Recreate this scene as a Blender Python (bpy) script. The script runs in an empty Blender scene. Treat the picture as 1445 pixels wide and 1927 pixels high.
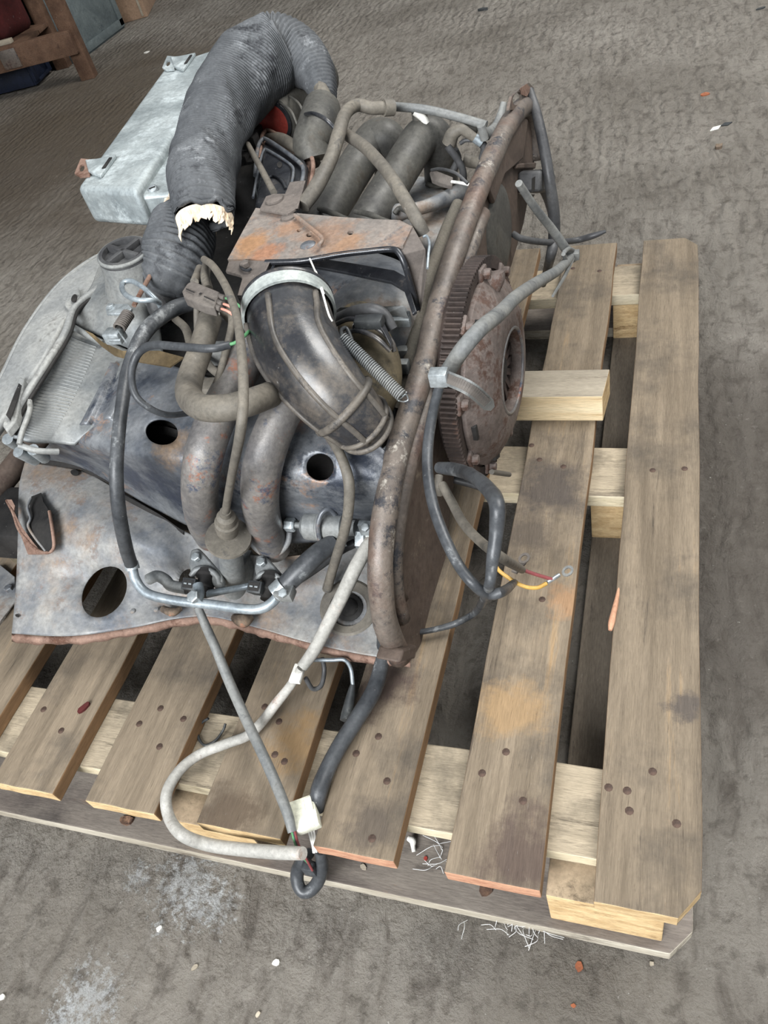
import bpy, bmesh, math, random
from mathutils import Vector, Matrix, noise
from mathutils.geometry import tessellate_polygon
random.seed(7)
sc = bpy.context.scene
COL = sc.collection
# ------------------------------------------------------------------ camera
IW, IH, FPX = 1445.0, 1927.0, 1462.0
CAM = Vector((0, 0, .955))
AX = Vector((0.9438375, 0.04056644, -0.32791026)).normalized()
AY = Vector((0.24899166, -0.73970429, 0.62517255))
AY = (AY - AX * AX.dot(AY)).normalized()
AZ = AX.cross(AY)
rt, dn, fw = (Vector((AX[i], AY[i], AZ[i])) for i in range(3))
cd = bpy.data.cameras.new('camera')
cam = bpy.data.objects.new('camera', cd)
COL.objects.link(cam)
cam.matrix_world = Matrix(((rt.x, -dn.x, -fw.x, CAM.x), (rt.y, -dn.y, -fw.y, CAM.y), (rt.z, -dn.z, -fw.z, CAM.z), (0, 0, 0, 1)))
cd.sensor_fit = 'VERTICAL'
cd.sensor_height = 24
cd.lens = FPX / IH * 24
cd.clip_start = .02
sc.camera = cam
# ------------------------------------------------------------------ light
w = bpy.data.worlds.new('world')
sc.world = w
w.use_nodes = True
bg = w.node_tree.nodes['Background']
bg.inputs[0].default_value = (.86, .93, 1, 1)
bg.inputs[1].default_value = .42


def area(name, loc, target, sx, sy, power, col):
    l = bpy.data.lights.new(name, 'AREA')
    l.shape = 'RECTANGLE'
    l.size, l.size_y, l.energy, l.color = sx, sy, power, col
    o = bpy.data.objects.new(name, l)
    COL.objects.link(o)
    o.location = loc
    o.rotation_euler = (Vector(target) - Vector(loc)).to_track_quat('-Z', 'Y').to_euler()
    return o


area('barn_doorway', (-.7, -3.0, 2.8), (.25, 1.0, 0), 2.8, 2.0, 128, (.95, .975, 1)).data.spread = math.radians(95)
area('roof_skylight', (1.9, 2.6, 4.4), (.7, 2.0, 0), 2.6, 2.6, 330, (1, .99, .96))
sc.view_settings.view_transform = 'Standard'
sc.view_settings.look = 'None'
sc.view_settings.exposure = 0.12
sc.view_settings.gamma = 1
sc.view_settings.use_curve_mapping = False


# ------------------------------------------------------------------ helpers
def lin(c):
    return tuple((v / 255 / 12.92 if v / 255 <= .04045 else ((v / 255 + .055) / 1.055) ** 2.4) for v in c) + (1,)


def ray(px, py):
    a, b = (px - IW / 2) / FPX, (py - IH / 2) / FPX
    return rt * a + dn * b + fw


BA, BB = -.275, .085          # plane of the rear bulkhead: x = BA + BB * (y - .43)


def at(p):
    """A point of the place: seen at px, py and lying on a plane z = v, x = v, y = v or k = v in front of the bulkhead."""
    if isinstance(p, Vector):
        return p
    r = ray(p[0], p[1])
    if isinstance(p[2], str):
        k, v = p[2], p[3]
        t = v / r.x if k == 'x' else v / r.y if k == 'y' else (BA + v - BB * .43) / (r.x - BB * r.y)
    else:
        t = (p[2] - CAM.z) / r.z
    return CAM + r * t


def depth(P):
    return (P - CAM).dot(fw)


def cat(P, n):
    """Catmull-Rom through tuples or vectors, n steps a span."""
    P = [Vector(p) for p in P]
    if len(P) < 3:
        return [P[0].lerp(P[-1], i / n) for i in range(n + 1)]
    Q = [P[0] * 2 - P[1]] + P + [P[-1] * 2 - P[-2]]
    out = []
    for i in range(1, len(Q) - 2):
        a, b, c, d = Q[i - 1:i + 3]
        for j in range(n):
            t = j / n
            out.append((b * 2 + (c - a) * t + (a * 2 - b * 5 + c * 4 - d) * t * t + (b * 3 - a - c * 3 + d) * t ** 3) * .5)
    out.append(P[-1])
    return out


def link(name, me, parent=None, mats=(), smooth=True):
    o = bpy.data.objects.new(name, me)
    COL.objects.link(o)
    for m in mats:
        me.materials.append(m)
    if parent is not None:
        o.parent = parent
        w0 = Vector((0, 0, 0))
        q = parent
        while q is not None:
            w0 += q.location
            q = q.parent
        o.location = -w0
        # origin at the piece itself
        if len(me.vertices):
            c = sum((v.co for v in me.vertices), Vector()) / len(me.vertices)
            me.transform(Matrix.Translation(-c))
            o.location = c - w0
    for p in me.polygons:
        p.use_smooth = smooth
    return o


def mesh(name, verts, faces, mat, parent=None, smooth=True, mats=None):
    me = bpy.data.meshes.new(name)
    me.from_pydata([tuple(v) for v in verts], [], faces)
    me.update()
    return link(name, me, parent, mats or [mat], smooth)


def autosmooth(o, ang=35):
    bm = bmesh.new()
    bm.from_mesh(o.data)
    for e in bm.edges:
        if len(e.link_faces) == 2 and e.calc_face_angle(0) > math.radians(ang):
            e.smooth = False
    bm.to_mesh(o.data)
    bm.free()
    return o


def bevel(o, wd, seg=2):
    m = o.modifiers.new('bevel', 'BEVEL')
    m.width, m.segments, m.limit_method = wd, seg, 'ANGLE'
    m.angle_limit = math.radians(40)
    return o


def empty(name, loc, label, cat_, group=None):
    o = bpy.data.objects.new(name, None)
    COL.objects.link(o)
    o.location = loc
    o.empty_display_size = .05
    return tag(o, label, cat_, group)


def tag(o, label, cat_, group=None):
    o['label'], o['category'] = label, cat_
    if group:
        o['group'] = group
    return o


def frames(C):
    T = []
    for i in range(len(C)):
        a, b = C[max(0, i - 1)], C[min(len(C) - 1, i + 1)]
        T.append((b - a).normalized())
    u = T[0].orthogonal().normalized()
    out = []
    for t in T:
        u = (u - t * u.dot(t)).normalized()
        out.append((u, t.cross(u)))
    return out


def sweep(C, R, seg=12, cap=True, shape=None, verts=None, faces=None):
    """A tube round the points C with radii R; returns verts, faces."""
    verts = [] if verts is None else verts
    faces = [] if faces is None else faces
    F = frames(C)
    b0 = len(verts)
    for i, (c, (u, v)) in enumerate(zip(C, F)):
        r = R[i] if not isinstance(R, (int, float)) else R
        for k in range(seg):
            a = 2 * math.pi * k / seg
            s = shape(i, a) if shape else 1
            verts.append(c + (u * math.cos(a) + v * math.sin(a)) * r * s)
    for i in range(len(C) - 1):
        for k in range(seg):
            k2 = (k + 1) % seg
            faces.append((b0 + i * seg + k, b0 + i * seg + k2, b0 + (i + 1) * seg + k2, b0 + (i + 1) * seg + k))
    if cap:
        faces.append(tuple(b0 + k for k in reversed(range(seg))))
        faces.append(tuple(b0 + (len(C) - 1) * seg + k for k in range(seg)))
    return verts, faces


def tube(name, pts, rpx, mat, parent, seg=12, n=6, cap=True, wob=0.0, r_m=None):
    """A hose, cable or pipe: pts as for at(); rpx is its half width as it measures in the photograph."""
    P = [at(p) for p in pts]
    if r_m is None:
        d = sum(depth(p) for p in P) / len(P)
        rr = rpx if isinstance(rpx, (list, tuple)) else [rpx] * len(P)
        rm = [r * d / FPX for r in rr]
    else:
        rm = r_m if isinstance(r_m, (list, tuple)) else [r_m] * len(P)
    C = cat(P, n)
    rc = cat([Vector((r, 0, 0)) for r in rm], n)
    R = [max(.0004, v.x) for v in rc]
    if wob:
        R = [r * (1 + wob * noise.noise(c * 45)) for r, c in zip(R, C)]
    v, f = sweep(C, R, seg, cap)
    o = mesh(name, v, f, mat, parent)
    return autosmooth(o, 50)


def lathe(name, base, axis, prof, mat, parent, seg=32, ang=35):
    """prof: (t along the axis, radius)."""
    base, axis = Vector(base), Vector(axis).normalized()
    u = axis.orthogonal().normalized()
    w_ = axis.cross(u)
    v, f = [], []
    for t, r in prof:
        for k in range(seg):
            a = 2 * math.pi * k / seg
            v.append(base + axis * t + (u * math.cos(a) + w_ * math.sin(a)) * max(r, .0002))
    for i in range(len(prof) - 1):
        for k in range(seg):
            k2 = (k + 1) % seg
            f.append((i * seg + k, i * seg + k2, (i + 1) * seg + k2, (i + 1) * seg + k))
    f.append(tuple(reversed(range(seg))))
    f.append(tuple((len(prof) - 1) * seg + k for k in range(seg)))
    return autosmooth(mesh(name, v, f, mat, parent), ang)


def prism(name, poly, nvec, mat, parent, holes=(), bev=0, ang=30, mats=None):
    """A flat sheet: 3D outline (and hole outlines) given thickness nvec."""
    P = [Vector(p) for p in poly]
    H = [[Vector(p) for p in h] for h in holes]
    loops = [P] + H
    allv = [p for l in loops for p in l]
    # project along nvec for the tessellation
    n = nvec.normalized()
    u = n.orthogonal().normalized()
    w_ = n.cross(u)
    flat = [[Vector((p.dot(u), p.dot(w_), 0)) for p in l] for l in loops]
    tris = tessellate_polygon(flat)
    m = len(allv)
    v = allv + [p + nvec for p in allv]
    f = []
    for t in tris:
        f.append(tuple(t))
        f.append(tuple(m + i for i in reversed(t)))
    b = 0
    for l in loops:
        k = len(l)
        for i in range(k):
            j = (i + 1) % k
            f.append((b + i, b + j, m + b + j, m + b + i))
        b += k
    o = mesh(name, v, f, mat, parent, mats=mats)
    bm = bmesh.new()
    bm.from_mesh(o.data)
    bmesh.ops.recalc_face_normals(bm, faces=bm.faces)
    bmesh.ops.dissolve_limit(bm, angle_limit=.01, verts=bm.verts, edges=bm.edges) if not holes else None
    bm.to_mesh(o.data)
    bm.free()
    autosmooth(o, ang)
    if bev:
        bevel(o, bev, 2)
    return o


def plate(name, pts, thick, mat, parent, holes=(), bev=0, dirv=(0, 0, -1)):
    return prism(name, [at(p) for p in pts], Vector(dirv).normalized() * thick, mat, parent, [[at(p) for p in h] for h in holes], bev)


def ell(cx, cy, a, b, ang, z, n=20):
    ca, sa = math.cos(math.radians(ang)), math.sin(math.radians(ang))
    return [(cx + a * math.cos(t) * ca - b * math.sin(t) * sa, cy + a * math.cos(t) * sa + b * math.sin(t) * ca, z)
            for t in (2 * math.pi * i / n for i in range(n))]


def box(name, c, hx, hy, hz, mat, parent=None, bev=.002, seg=2, smooth=True):
    """Box from a centre and three half-extent vectors (numbers are taken along x, y, z)."""
    c = Vector(c)
    hx = Vector((hx, 0, 0)) if isinstance(hx, (int, float)) else hx
    hy = Vector((0, hy, 0)) if isinstance(hy, (int, float)) else hy
    hz = Vector((0, 0, hz)) if isinstance(hz, (int, float)) else hz
    v = [c + hx * a + hy * b + hz * d for d in (-1, 1) for b in (-1, 1) for a in (-1, 1)]
    f = [(0, 2, 3, 1), (4, 5, 7, 6), (0, 1, 5, 4), (2, 6, 7, 3), (0, 4, 6, 2), (1, 3, 7, 5)]
    o = mesh(name, v, f, mat, parent, smooth)
    bm = bmesh.new()
    bm.from_mesh(o.data)
    bmesh.ops.recalc_face_normals(bm, faces=bm.faces)
    if bev:
        bmesh.ops.bevel(bm, geom=list(bm.edges), offset=bev, segments=seg, affect='EDGES', profile=.5)
    bm.to_mesh(o.data)
    bm.free()
    for p in o.data.polygons:
        p.use_smooth = smooth
    return autosmooth(o, 40)


def surf(name, rows, mat, parent, thick=.0025, n=8, holes=(), dent=0.0, seed=0.0, bump=None):
    """Pressed sheet metal: a smooth skin through rows of measured points, with round holes cut into it."""
    R = [cat([Vector(p) for p in r], n) for r in rows]
    cols = len(R[0])
    G = [cat([R[i][j] for i in range(len(R))], n) for j in range(cols)]     # G[col][row]
    nr = len(G[0])
    pix = [[G[j][i].copy() for j in range(cols)] for i in range(nr)]
    if bump:
        for r in pix:
            for p in r:
                p.z += bump(p.x, p.y)
    ids, verts, faces = {}, [], []

    def inside(p, h):
        cx, cy, a, b, ang = h
        c_, s_ = math.cos(math.radians(ang)), math.sin(math.radians(ang))
        x, y = p.x - cx, p.y - cy
        return math.hypot((x * c_ + y * s_) / a, (-x * s_ + y * c_) / b)
    inn = [[next((h for h in holes if inside(p, h) < 1), None) for p in r] for r in pix]
    keep, snap = [], {}
    for i in range(nr - 1):
        for j in range(cols - 1):
            q = ((i, j), (i, j + 1), (i + 1, j + 1), (i + 1, j))
            hit = [inn[a][b] for a, b in q if inn[a][b]]
            if not hit:
                keep.append(q)
            else:
                for ab in q:
                    snap[ab] = hit[0]
    for q in keep:
        f = []
        for a, b in q:
            if (a, b) not in ids:
                p = pix[a][b].copy()
                if (a, b) in snap:
                    h = snap[(a, b)]
                    s = max(inside(p, h), 1e-4)
                    p.x = h[0] + (p.x - h[0]) / s
                    p.y = h[1] + (p.y - h[1]) / s
                    ws = zs = 0.0
                    for aa in range(max(0, a - 3), min(nr, a + 4)):
                        for bb in range(max(0, b - 3), min(cols, b + 4)):
                            g = pix[aa][bb]
                            wt = 1 / ((g.x - p.x) ** 2 + (g.y - p.y) ** 2 + .5) ** 2
                            ws += wt
                            zs += wt * g.z
                    p.z = zs / ws
                if dent:
                    p.z += dent * noise.noise(Vector((p.x / 60, p.y / 60, seed)))
                ids[(a, b)] = len(verts)
                verts.append(at(tuple(p)))
            f.append(ids[(a, b)])
        faces.append(tuple(f))
    o = mesh(name, verts, faces, mat, parent)
    bm = bmesh.new()
    bm.from_mesh(o.data)
    bmesh.ops.recalc_face_normals(bm, faces=bm.faces)
    up = sum((f.normal * f.calc_area() for f in bm.faces), Vector())
    if up.dot(fw) > 0:
        bmesh.ops.reverse_faces(bm, faces=bm.faces)
    bm.to_mesh(o.data)
    bm.free()
    s = o.modifiers.new('thickness', 'SOLIDIFY')
    s.thickness, s.offset = thick, -1
    return o


def skin_pt(rows, u, v):
    """Point of the skin that surf() lays through rows, u along a row and v from the first row to the last (0..1)."""
    def ev(P, t):
        P = [Vector(p) for p in P]
        k = min(int(t * (len(P) - 1)), len(P) - 2)
        t = t * (len(P) - 1) - k
        Q = [P[0] * 2 - P[1]] + P + [P[-1] * 2 - P[-2]]
        a, b, c, d = Q[k:k + 4]
        return (b * 2 + (c - a) * t + (a * 2 - b * 5 + c * 4 - d) * t * t + (b * 3 - a - c * 3 + d) * t ** 3) * .5
    return ev([ev(r, u) for r in rows], v)


def hexbolt(name, base, axis, r, h, mat, parent, washer=0):
    prof = [(0, washer), (.0012, washer)] if washer else []
    axis = Vector(axis).normalized()
    o = lathe(name, base, axis, [(0, r), (h * .85, r), (h, r * .82)], mat, parent, seg=6, ang=20)
    for p in o.data.polygons:
        p.use_smooth = False
    return o


# ------------------------------------------------------------------ materials
def mk(name, c0, c1, rust=None, rust_at=.6, scale=12, rough=.7, metal=0.0, bump=.3, bs=120, stretch=(1, 1, 1), rs=8,
       third=None, third_at=.62, ts=20, spec=.35, rand=0.0, dist=.0012, soft=.045, speck=.4, patch=None, spots=()):
    m = bpy.data.materials.new(name)
    m.use_nodes = True
    nt = m.node_tree
    N, L = nt.nodes, nt.links
    b = N['Principled BSDF']
    tc = N.new('ShaderNodeTexCoord')
    mp = N.new('ShaderNodeMapping')
    L.new(tc.outputs['Object'], mp.inputs[0])
    mp.inputs['Scale'].default_value = stretch
    vec = mp.outputs[0]
    if rand:
        oi = N.new('ShaderNodeObjectInfo')
        mul = N.new('ShaderNodeMath')
        mul.operation = 'MULTIPLY'
        mul.inputs[1].default_value = 37.0
        L.new(oi.outputs['Random'], mul.inputs[0])
        cx = N.new('ShaderNodeCombineXYZ')
        for i in range(3):
            L.new(mul.outputs[0], cx.inputs[i])
        ad = N.new('ShaderNodeVectorMath')
        L.new(vec, ad.inputs[0])
        L.new(cx.outputs[0], ad.inputs[1])
        vec = ad.outputs[0]

    def nz(s, det, ro=.6):
        n = N.new('ShaderNodeTexNoise')
        n.inputs['Scale'].default_value, n.inputs['Detail'].default_value, n.inputs['Roughness'].default_value = s, det, ro
        L.new(vec, n.inputs['Vector'])
        return n.outputs['Fac']

    def ramp(src, a, z, ca=(0, 0, 0, 1), cz=(1, 1, 1, 1)):
        r = N.new('ShaderNodeValToRGB')
        r.color_ramp.elements[0].position, r.color_ramp.elements[1].position = a, z
        r.color_ramp.elements[0].color, r.color_ramp.elements[1].color = ca, cz
        L.new(src, r.inputs[0])
        return r.outputs[0]

    def mix(fac, a, c, kind='MIX'):
        x = N.new('ShaderNodeMix')
        x.data_type, x.blend_type = 'RGBA', kind
        for s, i in ((fac, 0), (a, 6), (c, 7)):
            if isinstance(s, (float, int)):
                x.inputs[i].default_value = s
            elif isinstance(s, tuple):
                x.inputs[i].default_value = s
            else:
                L.new(s, x.inputs[i])
        return x.outputs[2]
    col = ramp(nz(scale, 8), .34, .66, lin(c0), lin(c1))
    if third:
        col = mix(ramp(nz(ts, 12, .78), third_at - soft, third_at + soft), col, lin(third))
    if rust:
        col = mix(ramp(nz(rs * 1.5, 13, .8), rust_at - soft, rust_at + soft), col, lin(rust))
    if patch:
        pn = N.new('ShaderNodeTexNoise')
        pn.inputs['Scale'].default_value, pn.inputs['Detail'].default_value, pn.inputs['Roughness'].default_value = patch[2], 9, .68
        if rand:
            pa_ = N.new('ShaderNodeVectorMath')
            L.new(tc.outputs['Object'], pa_.inputs[0])
            L.new(cx.outputs[0], pa_.inputs[1])
            L.new(pa_.outputs[0], pn.inputs['Vector'])
        else:
            L.new(tc.outputs['Object'], pn.inputs['Vector'])
        pm = N.new('ShaderNodeMath')
        pm.operation = 'MULTIPLY'
        pm.inputs[1].default_value = .75
        L.new(ramp(pn.outputs['Fac'], patch[1] - .07, patch[1] + .10), pm.inputs[0])
        col = mix(pm.outputs[0], col, lin(patch[0]))
    if spots:
        gp = N.new('ShaderNodeNewGeometry')
        for (p, rr, c) in spots:
            d = N.new('ShaderNodeVectorMath')
            d.operation = 'DISTANCE'
            L.new(gp.outputs['Position'], d.inputs[0])
            d.inputs[1].default_value = at(p)
            sn = N.new('ShaderNodeTexNoise')
            sn.inputs['Scale'].default_value, sn.inputs['Detail'].default_value, sn.inputs['Roughness'].default_value = .9 / rr, 12, .75
            L.new(gp.outputs['Position'], sn.inputs['Vector'])
            q = N.new('ShaderNodeMath')
            q.operation = 'MULTIPLY_ADD'
            L.new(sn.outputs['Fac'], q.inputs[0])
            q.inputs[1].default_value = 3.2
            dv_ = N.new('ShaderNodeMath')
            dv_.operation = 'DIVIDE'
            L.new(d.outputs['Value'], dv_.inputs[0])
            dv_.inputs[1].default_value = rr
            L.new(dv_.outputs[0], q.inputs[2])
            h = N.new('ShaderNodeMath')
            h.operation = 'MULTIPLY'
            h.inputs[1].default_value = .25
            L.new(q.outputs[0], h.inputs[0])
            col = mix(ramp(h.outputs[0], .52, .70, (.85, .85, .85, 1), (0, 0, 0, 1)), col, lin(c))
    fine = nz(bs, 6, .7)
    if speck:
        sp = N.new('ShaderNodeMath')
        sp.operation = 'MULTIPLY'
        sp.inputs[1].default_value = speck
        L.new(ramp(nz(bs * .55, 5, .75), .60, .68), sp.inputs[0])
        col = mix(sp.outputs[0], col, (.42, .40, .40, 1), 'MULTIPLY')
        col = mix(ramp(nz(bs * .8, 4, .7), .68, .73, (0, 0, 0, 1), (.35, .35, .35, 1)), col, (.42, .40, .37, 1))
    col = mix(.9, col, ramp(fine, .25, .75, (.62, .62, .62, 1), (1.25, 1.25, 1.25, 1)), 'MULTIPLY')
    if rand:
        hv = N.new('ShaderNodeHueSaturation')
        mr = N.new('ShaderNodeMapRange')
        mr.inputs['To Min'].default_value, mr.inputs['To Max'].default_value = 1 - rand, 1 + rand
        L.new(oi.outputs['Random'], mr.inputs[0])
        L.new(mr.outputs[0], hv.inputs['Value'])
        L.new(col, hv.inputs['Color'])
        col = hv.outputs[0]
    L.new(col, b.inputs['Base Color'])
    b.inputs['Metallic'].default_value = metal
    b.inputs['Specular IOR Level'].default_value = spec
    rr = N.new('ShaderNodeMapRange')
    L.new(nz(scale * 1.7, 6), rr.inputs[0])
    rr.inputs['From Min'].default_value, rr.inputs['From Max'].default_value = .3, .7
    rr.inputs['To Min'].default_value, rr.inputs['To Max'].default_value = max(.05, rough - .15), min(1, rough + .15)
    L.new(rr.outputs[0], b.inputs['Roughness'])
    if bump:
        bp = N.new('ShaderNodeBump')
        bp.inputs['Strength'].default_value, bp.inputs['Distance'].default_value = bump, dist
        L.new(fine, bp.inputs['Height'])
        L.new(bp.outputs[0], b.inputs['Normal'])
    return m


M = {}
M['tin'] = mk('dusty_dark_tinware', (66, 71, 79), (126, 128, 130), (142, 114, 94), .61, 14, .40, .25, .3, 160, third=(50, 55, 65), third_at=.575, ts=9, spec=.5, spots=(((230, 900, .345), .05, (48, 54, 68)), ((320, 945, .345), .05, (44, 50, 64)), ((150, 856, .33), .03, (62, 70, 84)), ((540, 790, .43), .03, (128, 98, 82)), ((330, 840, .41), .025, (132, 112, 92))))
M['tin2'] = mk('blotched_grey_tinware', (92, 96, 102), (148, 146, 141), (132, 114, 98), .57, 16, .62, .12, .35, 150, third=(78, 85, 98), third_at=.57, ts=12, spec=.5, patch=((138, 124, 110), .56, 11))
M['lip'] = mk('rusted_sheet_edge', (108, 84, 72), (142, 116, 102), (84, 58, 46), .56, 30, .85, 0, .6, 220)
M['rim'] = mk('rusted_bulkhead_rim', (76, 69, 64), (114, 104, 95), (48, 48, 52), .55, 16, .5, .15, .5, 180, third=(160, 154, 144), third_at=.62, ts=24, rs=12, soft=.03, spec=.5, patch=((98, 76, 64), .56, 10))
M['bulk'] = mk('brown_rusted_bulkhead', (66, 56, 50), (98, 84, 74), (94, 70, 57), .6, 12, .68, .05, .4, 140, third=(140, 128, 110), third_at=.64, ts=14, patch=((58, 53, 51), .58, 12))
M['clutch'] = mk('rusted_clutch_steel', (86, 76, 71), (124, 113, 107), (82, 62, 53), .53, 22, .66, .1, .6, 200, rs=14, soft=.04)
M['fly'] = mk('dark_rusted_gear_steel', (46, 40, 38), (78, 66, 60), (92, 68, 56), .6, 20, .7, .2, .4, 200)
M['runner'] = mk('rust_speckled_pipe', (84, 83, 85), (126, 121, 115), (134, 92, 74), .575, 12, .48, .2, .35, 190, third=(70, 76, 90), third_at=.585, ts=14, rs=14, soft=.03, spec=.5)
M['runner2'] = mk('dusty_grey_pipe', (60, 59, 57), (88, 86, 80), (78, 72, 64), .6, 10, .55, .15, .25, 160, third=(104, 102, 98), third_at=.66, ts=12)
M['orange'] = mk('orange_rusted_bracket', (104, 99, 95), (136, 127, 119), (128, 110, 98), .56, 16, .6, .1, .4, 170, third=(78, 80, 84), third_at=.58, ts=14, rs=9, spots=(((470, 462, .535), .030, (148, 110, 76)), ((500, 478, .534), .022, (146, 104, 78)), ((545, 430, .536), .020, (140, 110, 88)), ((612, 440, .536), .035, (136, 110, 92)), ((650, 462, .534), .022, (138, 108, 84))))
M['bracket'] = mk('brown_dust_bracket', (84, 78, 74), (104, 96, 90), None, .6, 14, .8, 0, .2, 160)
M['black'] = mk('black_painted_metal', (28, 30, 35), (54, 55, 58), (100, 94, 88), .62, 12, .3, .2, .15, 150, spec=.6)
M['rubber'] = mk('dusty_black_rubber', (34, 35, 39), (60, 60, 61), (112, 102, 90), .60, 12, .32, 0, .12, 150, soft=.12, rs=6, spec=.6)
M['rib'] = mk('dust_edged_rubber', (58, 56, 54), (108, 101, 92), (44, 44, 46), .6, 14, .5, 0, .12, 150)
M['hose'] = mk('dusty_grey_hose', (84, 80, 74), (110, 104, 94), (66, 66, 66), .62, 16, .65, 0, .2, 170)
M['hose_dark'] = mk('dark_rubber_hose', (50, 50, 52), (78, 78, 78), (112, 110, 106), .64, 18, .5, 0, .2, 170)
M['braid'] = mk('braided_hose', (86, 82, 74), (108, 102, 92), None, .6, 18, .85, 0, .8, 420)
M['cable'] = mk('weathered_grey_cable', (96, 98, 98), (128, 128, 124), (70, 72, 74), .6, 26, .55, 0, .2, 190)
M['cable_white'] = mk('off_white_tubing', (138, 136, 130), (170, 167, 160), (146, 120, 106), .62, 12, .6, 0, .2, 180)
M['cable_dark'] = mk('scuffed_black_cable', (46, 48, 51), (76, 78, 80), (132, 134, 134), .62, 26, .4, 0, .25, 190)
M['alu'] = mk('dull_aluminium', (132, 140, 142), (172, 179, 179), (104, 98, 92), .68, 10, .5, .3, .2, 140, third=(190, 198, 199), third_at=.58, ts=14, speck=.25)
M['cast'] = mk('dusty_cast_aluminium', (104, 108, 110), (138, 138, 134), (92, 92, 92), .62, 12, .6, .3, .3, 180)
M['castlite'] = mk('pale_cast_aluminium', (128, 130, 130), (154, 154, 150), (112, 110, 106), .62, 10, .6, .25, .25, 170)
M['zinc'] = mk('zinc_plated_steel', (142, 148, 150), (182, 188, 190), (110, 106, 98), .64, 30, .42, .6, .2, 200)
M['fuel'] = mk('grey_zinc_pipe', (118, 126, 132), (156, 164, 168), (190, 198, 202), .64, 22, .42, .45, .15, 170)
M['duct'] = mk('charcoal_paper_duct', (58, 60, 63), (96, 98, 100), (42, 43, 46), .59, 10, .75, 0, .35, 200, third=(126, 128, 130), third_at=.61, ts=18)
M['paper'] = mk('torn_cream_paper', (214, 188, 156), (236, 224, 206), (150, 112, 82), .60, 60, .9, 0, .3, 200, speck=0)
M['band'] = mk('pale_clamp_band', (150, 156, 154), (182, 186, 180), (120, 116, 108), .62, 20, .5, .2, .15, 160)
M['dark'] = mk('dark_casting_and_shade', (26, 25, 25), (44, 42, 40), None, .6, 18, .7, .1, .4, 160)  # dark castings, and shade painted into holes, slots and gaps
M['khaki'] = mk('yellowed_dusty_rubber', (70, 62, 48), (98, 88, 68), (48, 46, 42), .58, 14, .7, 0, .3, 150)
M['red'] = mk('dark_red_plastic', (128, 44, 38), (150, 62, 52), None, .6, 12, .6, 0, .1, 150)
M['conn'] = mk('brown_grey_connector', (86, 80, 76), (102, 96, 90), None, .6, 14, .75, 0, .15, 160)
M['plastic'] = mk('black_plastic', (38, 40, 42), (58, 60, 60), (104, 104, 100), .62, 20, .45, 0, .15, 180)
M['ivory'] = mk('ivory_connector', (206, 206, 186), (224, 222, 206), None, .6, 20, .5, 0, .1, 160)
M['green'] = mk('green_wire', (76, 132, 88), (96, 150, 104), None, .6, 20, .5, 0, 0)
M['redwire'] = mk('red_wire', (112, 54, 56), (134, 72, 72), None, .6, 20, .5, 0, 0)
M['pinkwire'] = mk('pink_wire', (186, 128, 112), (204, 150, 132), None, .6, 20, .5, 0, 0)
M['yellow'] = mk('yellow_wire', (172, 134, 62), (190, 152, 78), None, .6, 20, .5, 0, 0)
M['white'] = mk('white_wire', (212, 210, 204), (228, 226, 220), None, .6, 20, .5, 0, 0)
M['rustclump'] = mk('rust_and_grime_clump', (60, 52, 46), (120, 104, 88), (170, 104, 76), .6, 60, .9, 0, .6, 200)
M['brass'] = mk('tarnished_brass_sheet', (70, 60, 46), (118, 102, 76), None, .6, 14, .5, .4, .2, 150)
# wood
WS = dict(rough=.85, bump=.45, spec=.2, rand=.12)
M['board'] = mk('weathered_pallet_board', (101, 90, 76), (129, 116, 99), (74, 66, 58), .62, 6, bs=120, stretch=(9, .5, 5), rs=3.2, third=(142, 119, 90), third_at=.63, ts=3, patch=((76, 70, 63), .56, 7), speck=.65, spots=(((715, 1285, .144), .045, (68, 56, 52)), ((1000, 1610, .144), .05, (78, 66, 60)), ((1035, 915, .144), .06, (72, 66, 62)), ((990, 1010, .144), .04, (82, 74, 66)), ((1085, 1130, .144), .03, (142, 112, 84)), ((960, 1330, .144), .04, (140, 116, 86)), ((560, 1400, .144), .04, (128, 104, 74)), ((700, 1560, .144), .03, (84, 76, 68)), ((1290, 1330, .144), .02, (78, 72, 68)), ((425, 1540, .144), .04, (84, 72, 60))), **WS)
M['board_x'] = mk('pale_stringer_board', (136, 125, 107), (170, 157, 135), (98, 89, 76), .6, 8, bs=130, stretch=(.6, 6, 5), rs=6, third=(118, 108, 93), third_at=.58, ts=8, patch=((98, 90, 78), .55, 12), **WS)
M['deck'] = mk('grey_grimy_deck_board', (98, 90, 84), (124, 116, 107), (74, 68, 64), .62, 9, bs=130, stretch=(.6, 4, 4), rs=7, third=(146, 112, 82), third_at=.68, ts=6, patch=((70, 65, 62), .56, 9), **WS)
M['deck_y'] = mk('grey_grimy_base_board', (92, 84, 74), (114, 104, 92), (66, 60, 56), .62, 9, bs=130, stretch=(4, .6, 4), rs=10, **WS)
M['end'] = mk('sawn_end_grain', (172, 144, 104), (206, 180, 138), (122, 96, 66), .60, 30, bs=170, stretch=(1, 1, 4), **WS)
M['end_rosy'] = mk('rosy_sawn_end', (164, 118, 94), (190, 148, 120), (128, 90, 72), .60, 30, bs=170, stretch=(1, 1, 4), **WS)
M['edge'] = mk('pale_sawn_edge', (192, 178, 148), (214, 202, 176), (146, 128, 102), .60, 14, bs=150, stretch=(.5, 4, 4), **WS)
M['side'] = mk('brown_board_side', (112, 88, 64), (136, 108, 80), (90, 70, 50), .62, 10, bs=120, stretch=(6, .5, 6), rs=6, **WS)
M['block'] = mk('pallet_block_side', (120, 104, 86), (144, 128, 106), (90, 78, 64), .6, 12, bs=120, stretch=(1, 1, 3), **WS)
M['edge_grey'] = mk('grimy_sawn_edge', (150, 141, 125), (188, 180, 164), (104, 95, 84), .56, 14, bs=150, stretch=(.5, 4, 4), **WS)
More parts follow.
